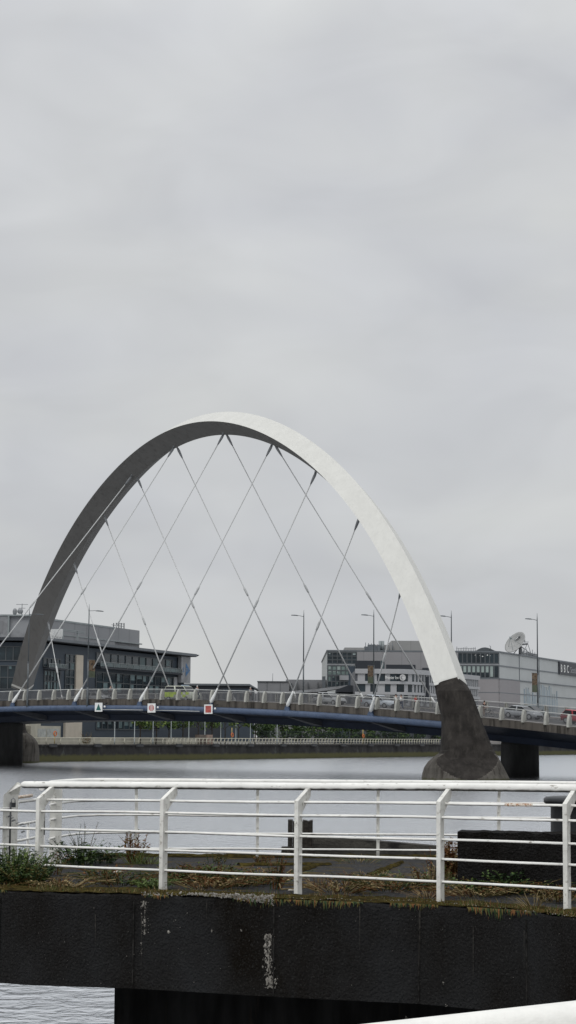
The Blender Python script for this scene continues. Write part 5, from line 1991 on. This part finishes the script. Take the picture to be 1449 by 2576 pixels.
PX5 = [(97, 2215, 22.0, 2010), (410, 2221, 21.2, 2013), (749.5, 2238, 20.45, 2017), (1108, 2249, 19.7, 2019), (1427, 2270, 18.85, 2025)]
posts = []
for px, yb, Y, yk in PX5:
    b_ = at(px, yb, Y); k_ = at(px + 2, yk, Y)
    posts.append((Vector((b_.x, Y, JZ + .005)), k_.z))
for ext, bx in ((-1, posts[0]), (1, posts[-1])):
    pass
d0 = posts[0][0] - posts[1][0]; d1 = posts[-1][0] - posts[-2][0]
posts = [(posts[0][0] + d0, posts[0][1])] + posts + [(posts[-1][0] + d1 * 1.0, posts[-1][1]), (posts[-1][0] + d1 * 2.0, posts[-1][1])]
RDIR = (posts[4][0] - posts[2][0]).normalized()
RN = Vector((-RDIR.y, RDIR.x, 0)).normalized()                      # away from the viewer
TOP_O = RN * .27
near_rail = thing('jetty_railing', 'white railing with angled flat posts and five bars along the near side of the jetty', 'railing', tuple(posts[1][0]), 'white railings around the jetty')
for b_, zk in posts:
    mb = MB()
    n, t_ = RN, RDIR
    w = .052
    prof = [(0 - w, b_.z - .03), (w, b_.z - .03), (w * .95, zk - .11), (.25, zk + .055), (.25, zk + .135), (.21, zk + .135), (-w, zk + .01)]
    pr_ = [Vector((b_.x, b_.y, z)) + n * a - t_ * .022 for a, z in prof]
    mb.slab(pr_, t_ * .044)
    mb.build('post', white_paint, near_rail)
LV = [(.935, .10), (.805, 0), (.598, 0), (.405, 0), (.19, 0)]
for j, (hh, oo) in enumerate(LV):
    pts = []
    for i, (b_, zk) in enumerate(posts):
        H_ = (zk - b_.z)
        z = b_.z + H_ * (hh / .945)
        pts.append(Vector((b_.x, b_.y, z)) + RN * oo)
    if j == 0: pts = pts[1:]
    fp = fine(pts, .25)
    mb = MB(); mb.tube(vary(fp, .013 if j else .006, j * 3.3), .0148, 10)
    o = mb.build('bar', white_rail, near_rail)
    if j == 0:
        mb = MB()
        a, b2 = posts[4][0].lerp(posts[5][0], .50), posts[4][0].lerp(posts[5][0], .70)
        f = [p for p in vary(fine([pts[3].lerp(pts[4], .50), pts[3].lerp(pts[4], .72)], .03), .006, 0)]
        mb.tube(f, .0160, 10)
        mb.build('rust_patch', rust, o)
top = []
for i, (b_, zk) in enumerate(posts):
    top.append(Vector((b_.x, b_.y, zk + .155)) + TOP_O)
st_ = top[1] + (top[1] - top[2]).normalized() * .42
tp = [st_] + top[1:]
tf = fine(tp, .25)
endd = (tf[0] - tf[1]).normalized()
mb = MB()
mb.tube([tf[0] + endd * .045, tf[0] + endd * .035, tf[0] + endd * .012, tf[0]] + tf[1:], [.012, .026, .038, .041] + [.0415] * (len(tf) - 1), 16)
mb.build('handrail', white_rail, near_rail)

# far railing, curving back to the gate at the left
FPT = [Vector((p_[0], p_[1], 0)) for p_ in ((9.4, 27.0), (-2.2, 27.0), (-2.62, 26.93), (-2.88, 26.6), (-3.04, 25.9), (-3.10, 25.25))]
ztf = 3.775
far_rail = thing('jetty_railing', 'white railing along the far water side of the jetty curving round at its left end', 'railing', (-2, 27, JZ), 'white railings around the jetty')
mb = MB()
ft = fine(FPT + [Vector((-3.02, 24.6, 0)), Vector((-2.98, 23.4, 0))], .2)
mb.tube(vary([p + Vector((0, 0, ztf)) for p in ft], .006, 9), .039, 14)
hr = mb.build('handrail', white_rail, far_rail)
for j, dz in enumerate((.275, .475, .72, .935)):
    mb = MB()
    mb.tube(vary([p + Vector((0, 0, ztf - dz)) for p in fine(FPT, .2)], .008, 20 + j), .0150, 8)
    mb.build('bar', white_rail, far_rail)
for px in (352, 654, 954, 1255, 1560, 1860, 2160, 2380):
    x = (px - 724.5) / FPX * 27.03
    mb = MB()
    prof = [(-.05, JZ - .03), (.05, JZ - .03), (.05, ztf - .32), (-.14, ztf - .04), (-.14, ztf + .0), (-.18, ztf + .0), (-.05, ztf - .20)]
    prof = [(a * 1.0, z) for a, z in prof]
    mb.slab([Vector((x - .02, 27.10 + a, z)) for a, z in prof], (.04, 0, 0))
    mb.build('post', white_paint, far_rail)
for x, y in ((-3.06, 25.55),):
    mb = MB(); mb.slab([Vector((x - .075, y, z)) for z in (JZ - .03, ztf - .08)] + [Vector((x + .075, y + .05, z)) for z in (ztf - .08, JZ - .03)], (0, .03, 0)); mb.build('post', white_paint, far_rail)

# gate at the left with flat plate posts, chain and padlock
gate = thing('gate', 'white tubular gate with rounded frame at the left end of the jetty', 'gate', (-3.35, 24.6, JZ))
G0, G1 = Vector((-3.14, 25.0, 0)), Vector((-3.33, 23.6, 0))
mb = MB()
def gp(f, z): return G0.lerp(G1, f) + Vector((0, 0, z))
loop = [gp(.02, 3.12), gp(.02, 3.5), gp(.05, 3.56), gp(.12, 3.585), gp(.9, 3.585), gp(.97, 3.56), gp(1, 3.5), gp(1, 2.98), gp(.97, 2.93), gp(.9, 2.91), gp(.12, 2.91), gp(.04, 2.94), gp(.02, 3.0), gp(.02, 3.12)]
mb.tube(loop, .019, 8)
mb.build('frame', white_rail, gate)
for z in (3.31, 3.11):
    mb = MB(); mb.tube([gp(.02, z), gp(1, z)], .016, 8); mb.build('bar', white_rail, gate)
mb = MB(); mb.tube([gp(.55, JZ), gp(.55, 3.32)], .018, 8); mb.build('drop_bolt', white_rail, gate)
mb = MB(); mb.tube([gp(.98, 3.64), gp(.45, 3.645)], .02, 8); mb.build('latch_bar', rust, gate)
gp_ = thing('gate_post', 'wide flat white gate post at the far left of the jetty, beside the padlock', 'post', (-3.52, 23.4, JZ))
mb = MB()
a_, b2 = at(5, 2150, 23.3), at(52, 2150, 23.6)
mb.slab([Vector((a_.x, a_.y, JZ - .03)), Vector((b2.x - .05, b2.y, JZ - .03)), Vector((b2.x - .05, b2.y, 3.66)), Vector((b2.x, b2.y, 3.80)), Vector((b2.x - .06, b2.y, 3.83)), Vector((a_.x, a_.y, 3.68))], (0, .03, 0))
mb.build('plate', white_paint, gp_)
mb = MB()
a_ = at(24, 2150, 23.2); mb.tube([Vector((a_.x, a_.y, JZ)), Vector((a_.x, a_.y, 3.6))], .012, 6); mb.build('edge_rod', black_iron, gp_)
side = thing('jetty_railing', 'short white railing bars left of the gate running out of the picture', 'railing', (-3.6, 22.6, JZ), 'white railings around the jetty')
S_0, S_1 = Vector((-3.36, 23.45, 0)), Vector((-3.95, 20.9, 0))
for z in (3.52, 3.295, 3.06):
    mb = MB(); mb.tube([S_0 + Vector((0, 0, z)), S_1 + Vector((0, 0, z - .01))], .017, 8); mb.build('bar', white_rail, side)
pad = thing('padlock', 'black padlock hanging from the rusty gate bar', 'padlock', tuple(at(33, 2024, 23.4)))
c = at(33, 2025, 23.42)
mb = MB(); mb.box(c, (.062, .035, .055)); mb.build('body', black_iron, pad)
mb = MB(); mb.tube([c + Vector((-.022, 0, .025)), c + Vector((-.022, 0, .065)), c + Vector((0, 0, .085)), c + Vector((.022, 0, .065)), c + Vector((.022, 0, .025))], .007, 6); mb.build('shackle', steel_dull, pad)
mb = MB()
cp = [at(25, 2053, 23.4), at(34, 2064, 23.42), at(45, 2070, 23.43), at(54, 2074, 23.42), at(58, 2080, 23.4), at(58, 2092, 23.38)]
for i, p in enumerate(fine(cp, .035)):
    a = (i % 2) * PI / 2
    ax = Vector((math.cos(a), math.sin(a), 0))
    mb.tube([p + ax * (.014 * math.cos(k * PI / 4)) + Vector((.02 * math.sin(k * PI / 4), 0, .01 * math.sin(k * PI / 4))) for k in range(9)], .006, 5, caps=False)
tag(mb.build('chain', steel_dull), 'dark chain wrapped round the gate frame', 'chain')

# ------------------------------------------------------------------ things behind and on the jetty
ts = thing('timber_pile', 'dark split timber pile standing behind the far jetty railing', 'timber pile', tuple(at(753, 2160, 28.6)))
c = at(753, 2160, 28.6); zt = at(753, 2063, 28.6).z
wp = 62 / FPX * 28.6
mb = MB()
for i in range(5):
    x = c.x - wp / 2 + wp * (i + .5) / 5
    mb.slab([Vector((x - wp / 10.4, 28.5 - .03 * (i % 2), -1)), Vector((x + wp / 10.4, 28.5 - .03 * ((i + 1) % 2), -1)), Vector((x + wp / 10.4 + .012, 28.5, zt - .012 * ((i * 3) % 4))), Vector((x - wp / 10.4 + .012, 28.5, zt - .01 * ((i * 5) % 3)))], (0, .34, 0))
mb.build('pile_timber', old_timber, ts)
mb = MB()
mb.box((c.x - .02, 28.44, zt - .48), (wp + .12, .1, .2)); mb.box((c.x - .06, 28.44, zt - .78), (wp + .2, .12, .34))
mb.build('cross_timber', old_timber, ts)
mb = MB()
q = [at(786, 2102, 28.4), at(1112, 2156 - 26, 28.9), at(1112, 2205, 28.9), at(786, 2205, 28.4)]
mb.slab(q, (0, .35, 0))
tag(mb.build('sloping_fender', mat('wet_fender', (.050, .047, .040), .9, .5, 2.2, stretch=(.5, .5, 5), col3=(.014, .013, .012), scale3=2, thresh3=(.5, .62), bump=.5)), 'dark sloping timber fender running right from the timber pile', 'fender')

blk = thing('concrete_plinth', 'large black concrete plinth with broken top at the right of the jetty', 'plinth', tuple(at(1290, 2240, 21.3)))
xa = at(1153, 2150, 21.4).x
zt = at(1290, 2095, 21.4).z
fr_ = fine([Vector((xa, 21.5, 0)), Vector((4.6, 20.75, 0))], .05)
mb = MB()
rings = []
for p in fr_:
    rings.append([Vector((p.x, p.y + jag(Vector((p.x, 3, z)), .015), z + (jag(Vector((p.x, 8, 0)), .022, 7) if k == 5 else 0))) for k, z in enumerate((JZ - .05, JZ + .2, JZ + .4, zt - .1, zt - .02, zt))]
                 + [Vector((p.x + .1, p.y + .55, zt + jag(Vector((p.x, 8.5, 2)), .012, 7))), Vector((p.x + .1, p.y + .55, JZ - .05))])
mb.loft(rings)
mb.build('plinth_block', quay_black, blk)
bol = thing('mooring_bollard', 'black iron mooring bollard with wide cap behind the concrete plinth', 'bollard', tuple(at(1443, 2097, 22.2)))
c = at(1446, 2100, 22.2); zb_ = JZ - .03
ztb = at(1446, 2003, 22.2).z
mb = MB()
r1 = .283; r2 = .355
pts = [Vector((c.x, 22.2, z)) for z in (zb_, zb_ + .03, zb_ + .06, ztb - .13, ztb - .09)]
mb.tube(pts, [r1 + .06, r1 + .05, r1, r1 * .97, r1 * 1.02], 28)
mb.build('stem', black_iron, bol)
mb = MB()
mb.tube([Vector((c.x, 22.2, z)) for z in (ztb - .105, ztb - .095, ztb - .07, ztb - .03, ztb - .008, ztb)], [r1, r2 - .03, r2, r2, r2 - .03, r2 - .12], 28)
mb.build('cap', black_iron, bol)

# ------------------------------------------------------------------ weeds on the jetty
def on(px, y): 
    p = atz(px, y, JZ)
    return (p.x, p.y, JZ)


DK, MD, LT, BR, OL, ST = range(6)
random.seed(21)
for lab, px, y, n, h, sp, mis, leaf, nl, blade, lean in (
    ('thick green bush of weeds at the left end below the railing', 30, 2218, 210, .42, .46, [MD, MD, DK, LT], .048, 14, False, .3),
    ('green weed tangle left of the first railing post', 72, 2226, 110, .28, .3, [MD, DK, OL], .045, 12, False, .3),
    ('dark leafy weed against the water left of the brown dock plant', 200, 2172, 42, .32, .28, [DK, DK, MD], .055, 13, False, .4),
    ('tall umbel weed standing above the dark leafy weed', 205, 2168, 11, .52, .16, [DK, OL], .035, 14, False, .5),
    ('low dark bramble between the leafy weed and the dock plant', 252, 2168, 34, .26, .26, [DK, DK, MD], .055, 12, False, .5),
    ('small olive weed beside the first railing post', 130, 2196, 30, .26, .22, [OL, MD, BR], .04, 10, False, .3),
    ('reddish brown dock plant standing against the water', 338, 2166, 34, .42, .17, [BR, BR, OL, BR], .045, 18, False, .22),
    ('green foot of grass round the brown dock plant', 345, 2170, 70, .2, .25, [MD, OL, LT], .07, 0, True, .5),
    ('yellow green tuft right of the brown dock plant', 378, 2170, 60, .10, .2, [LT, OL], .06, 0, True, .5),
    ('olive weeds on the tarmac before the second railing post', 265, 2208, 50, .16, .35, [OL, MD, BR], .035, 9, False, .3),
    ('bright green cushion at the foot of the second railing post', 385, 2230, 60, .09, .22, [LT, MD], .035, 8, False, .5),
    ('brown bushy weed right of the second railing post', 545, 2216, 85, .22, .42, [BR, OL, OL, MD], .04, 12, False, .3),
    ('mixed olive and brown weed between the second and third railing posts', 470, 2214, 60, .19, .34, [OL, MD, BR], .04, 10, False, .3),
    ('tall dark dead weed left of the third railing post', 692, 2232, 18, .40, .13, [BR, DK, BR], .035, 14, False, .3),
    ('thin brown weed patch left of the tall dark weed', 640, 2220, 40, .16, .3, [BR, OL], .03, 8, False, .3),
    ('brown grass patch right of the third railing post', 800, 2230, 60, .16, .3, [BR, OL, ST], .1, 0, True, .4),
    ('reddish weed in the middle of the edge between third and fourth posts', 880, 2226, 40, .17, .28, [BR, OL, ST], .03, 9, False, .3),
    ('yellowish weed clump nearer to the fourth railing post', 935, 2226, 46, .17, .3, [OL, ST, MD], .03, 9, False, .3),
    ('straw coloured weeds just left of the fourth railing post', 1083, 2236, 46, .30, .2, [OL, ST, BR, MD], .035, 11, False, .3),
    ('dry pale mat of dead grass at the foot of the fourth railing post', 1078, 2252, 90, .07, .25, [ST, BR], .09, 0, True, .9),
    ('rusty orange fern standing left of the black plinth', 1133, 2203, 70, .47, .12, [BR, BR, BR, ST], .05, 20, False, .2),
    ('nodding dead umbel left of the fourth railing post against the fender', 1088, 2200, 4, .42, .06, [BR, DK], .04, 8, False, .6),
    ('fresh green weed right of the fourth railing post', 1180, 2236, 34, .16, .24, [LT, MD, OL], .045, 9, False, .3),
    ('dark green ivy in front of the black plinth', 1285, 2238, 80, .25, .34, [MD, DK, DK], .05, 12, False, .3),
    ('broad dark nettles along the foot of the black plinth', 1240, 2242, 60, .14, .5, [DK, MD, OL], .045, 9, False, .3),
    ('tall bright green plant left of the rightmost railing post', 1398, 2238, 40, .42, .15, [LT, MD, LT], .05, 16, False, .25),
    ('brown dead stalks at the right corner of the plinth', 1392, 2232, 16, .55, .12, [BR, OL], .035, 14, False, .25),
    ('yellowing weeds at the foot of the rightmost railing post', 1400, 2262, 50, .15, .28, [ST, OL, BR], .04, 9, False, .3),
    ('spray of long dry straw stalks on the edge near the right', 1345, 2284, 46, .16, .14, [ST, ST, OL], .1, 0, True, 1.4),
    ('small yellow grass fringe at the far edge right of the timber pile', 905, 2166, 70, .08, .5, [OL, ST, MD], .05, 0, True, .3),
    ('tiny weed sprigs on the far edge between second and third posts', 545, 2168, 14, .13, .2, [DK, OL], .03, 6, False, .2),
    ('small olive weed on the far edge left of the timber pile', 655, 2168, 22, .12, .2, [OL, BR], .03, 7, False, .3)):
    clump('weed', lab, 'weed', on(px, y), n, h, sp, mis, leaf, nl, 'weeds on the jetty', blade, lean)
for i, px in enumerate((150, 300, 450, 520, 600, 660, 850, 980, 1030, 1190, 1260, 1330)):
    clump('weed', '%s from left of the low matted brown weeds along the mossy jetty edge' % ORD[i], 'weed', on(px, 2228 + max(0, px - 500) * .03 - (i % 3) * 7), 70, .10 + .03 * (i % 3), .42,
          [[OL, BR, ST], [BR, OL, DK], [OL, MD, ST]][i % 3], .03, 8, 'low matted weeds on the jetty edge', False, .5)
mb = MB()                                                          # fine grass fringe along the mossy edge
for _ in range(9000):
    p = random.choice(ne)
    if not -4 < p.x < 3.6: continue
    q = Vector((p.x + random.gauss(0, .03), p.y + .05 + abs(random.gauss(0, .42)), JZ + .005))
    if mnoise.noise(Vector((q.x * 2.2, q.y * 2.2, 0))) < -.08: continue
    h = random.uniform(.012, .055) * (1 + max(0, mnoise.noise(Vector((q.x * 1.3, 4, 0)))) * 2.6)
    w = Vector((random.gauss(0, 1), random.gauss(0, 1), 0)).normalized() * .0035
    e = q + Vector((random.gauss(0, .02), random.gauss(0, .02), h))
    mb.add([q - w, q + w, e], [(0, 1, 2)], random.choice([OL, OL, BR, ST, MD]))
for _ in range(2600):                                              # moss and dead blades hanging over the arris
    p = random.choice(ne)
    if not -4 < p.x < 3.6: continue
    d = mnoise.noise(Vector((p.x * 2.1, 7.7, 0)))
    if d < -.05: continue
    q = Vector((p.x + random.gauss(0, .02), p.y + random.uniform(-.005, .05), JZ + .012))
    w = Vector((random.uniform(.004, .012), 0, 0))
    e = q + Vector((random.gauss(0, .012), -.03 - random.uniform(0, .02), -random.uniform(.01, .05) * (1 + 2.2 * max(0, d))))
    mb.add([q - w, q + w, e], [(0, 1, 2)], random.choice([OL, OL, BR, DK, DK]))
tag(mb.build('grass', [leaf_dk, leaf_md, leaf_lt, leaf_br, leaf_ol, straw]), 'short brown grass fringe on the mossy jetty edge', 'grass', kind='stuff')
for lab, px, y, s in (('pale flat stone lying on the tarmac between the first two posts', 297, 2196, (.07, .05, .018)), ('small whitish chip at the foot of the third railing post', 733, 2241, (.045, .02, .012)),):
    p = Vector(on(px, y)); mb = MB(); mb.ball(p + Vector((0, 0, s[2] * .6)), s, 7, 5); tag(mb.build('stone', mat('stone_pale', (.5, .46, .4), .9, .2, 9)), lab, 'stone')
mb = MB()
p = Vector(on(730, 2240)); mb.tube([p + Vector((-.12, .02, .07)), p + Vector((-.10, 0, .012)), p + Vector((.05, .03, .018))], .008, 5); tag(mb.build('twig', straw), 'bleached crooked twig at the foot of the third railing post', 'twig')
mb = MB()
p = Vector(on(270, 2226)); mb.tube([p + Vector((-.1, 0, .045)), p + Vector((.02, 0, .05)), p + Vector((.09, .02, .06))], .007, 5); tag(mb.build('twig', straw), 'pale twig lying on the moss between the first two posts', 'twig')
# leafy shrub on the bank just cutting into the right edge
p = at(1500, 1975, 30)
tree('bank_shrub', 'leafy shrub on the near bank at the right edge beside the bridge column', (p.x + .08, p.y, 2.6), 1.5, .42, .5, [0, 1, 1], None, 420, .05)

# ------------------------------------------------------------------ own quay rail in the foreground
q1, q2 = at(924, 2576, 3.30), at(1449, 2518, 3.47)
rr = .052
q1 = q1 - Vector((0, 0, rr)); q2 = q2 - Vector((0, 0, rr))
qd = (q2 - q1).normalized()
flat = Vector((qd.x, qd.y, 0)).normalized()
qr = thing('quay_railing', 'thick white handrail with flaking paint close to the viewer at the lower right', 'railing', (q1.x, q1.y, 2.7))
close_paint = mat('flaking_white_paint', (.78, .775, .735), .45, .07, 6, col3=(.33, .325, .29), scale3=15, thresh3=(.585, .60), stretch3=(.45, .45, 1.4), bump=.15, bscale=30)
mb = MB(); mb.tube([q1 - flat * 2.2 - Vector((0, 0, .10)), q1 - flat * 1.0 - Vector((0, 0, .05)), q1, q1.lerp(q2, .33), q1.lerp(q2, .66), q2, q2 + qd * 1.2, q2 + qd * 3], rr, 32)
mb.build('handrail', close_paint, qr)
for k in (-1.4, 1.6, 3.3):
    p = q2 + flat * k
    z = (q2 + qd * k).z if k > 0 else q1.z - .06
    mb = MB(); mb.tube([Vector((p.x, p.y, 2.68)), Vector((p.x, p.y, z))], .03, 10); mb.build('post', white_paint, qr)
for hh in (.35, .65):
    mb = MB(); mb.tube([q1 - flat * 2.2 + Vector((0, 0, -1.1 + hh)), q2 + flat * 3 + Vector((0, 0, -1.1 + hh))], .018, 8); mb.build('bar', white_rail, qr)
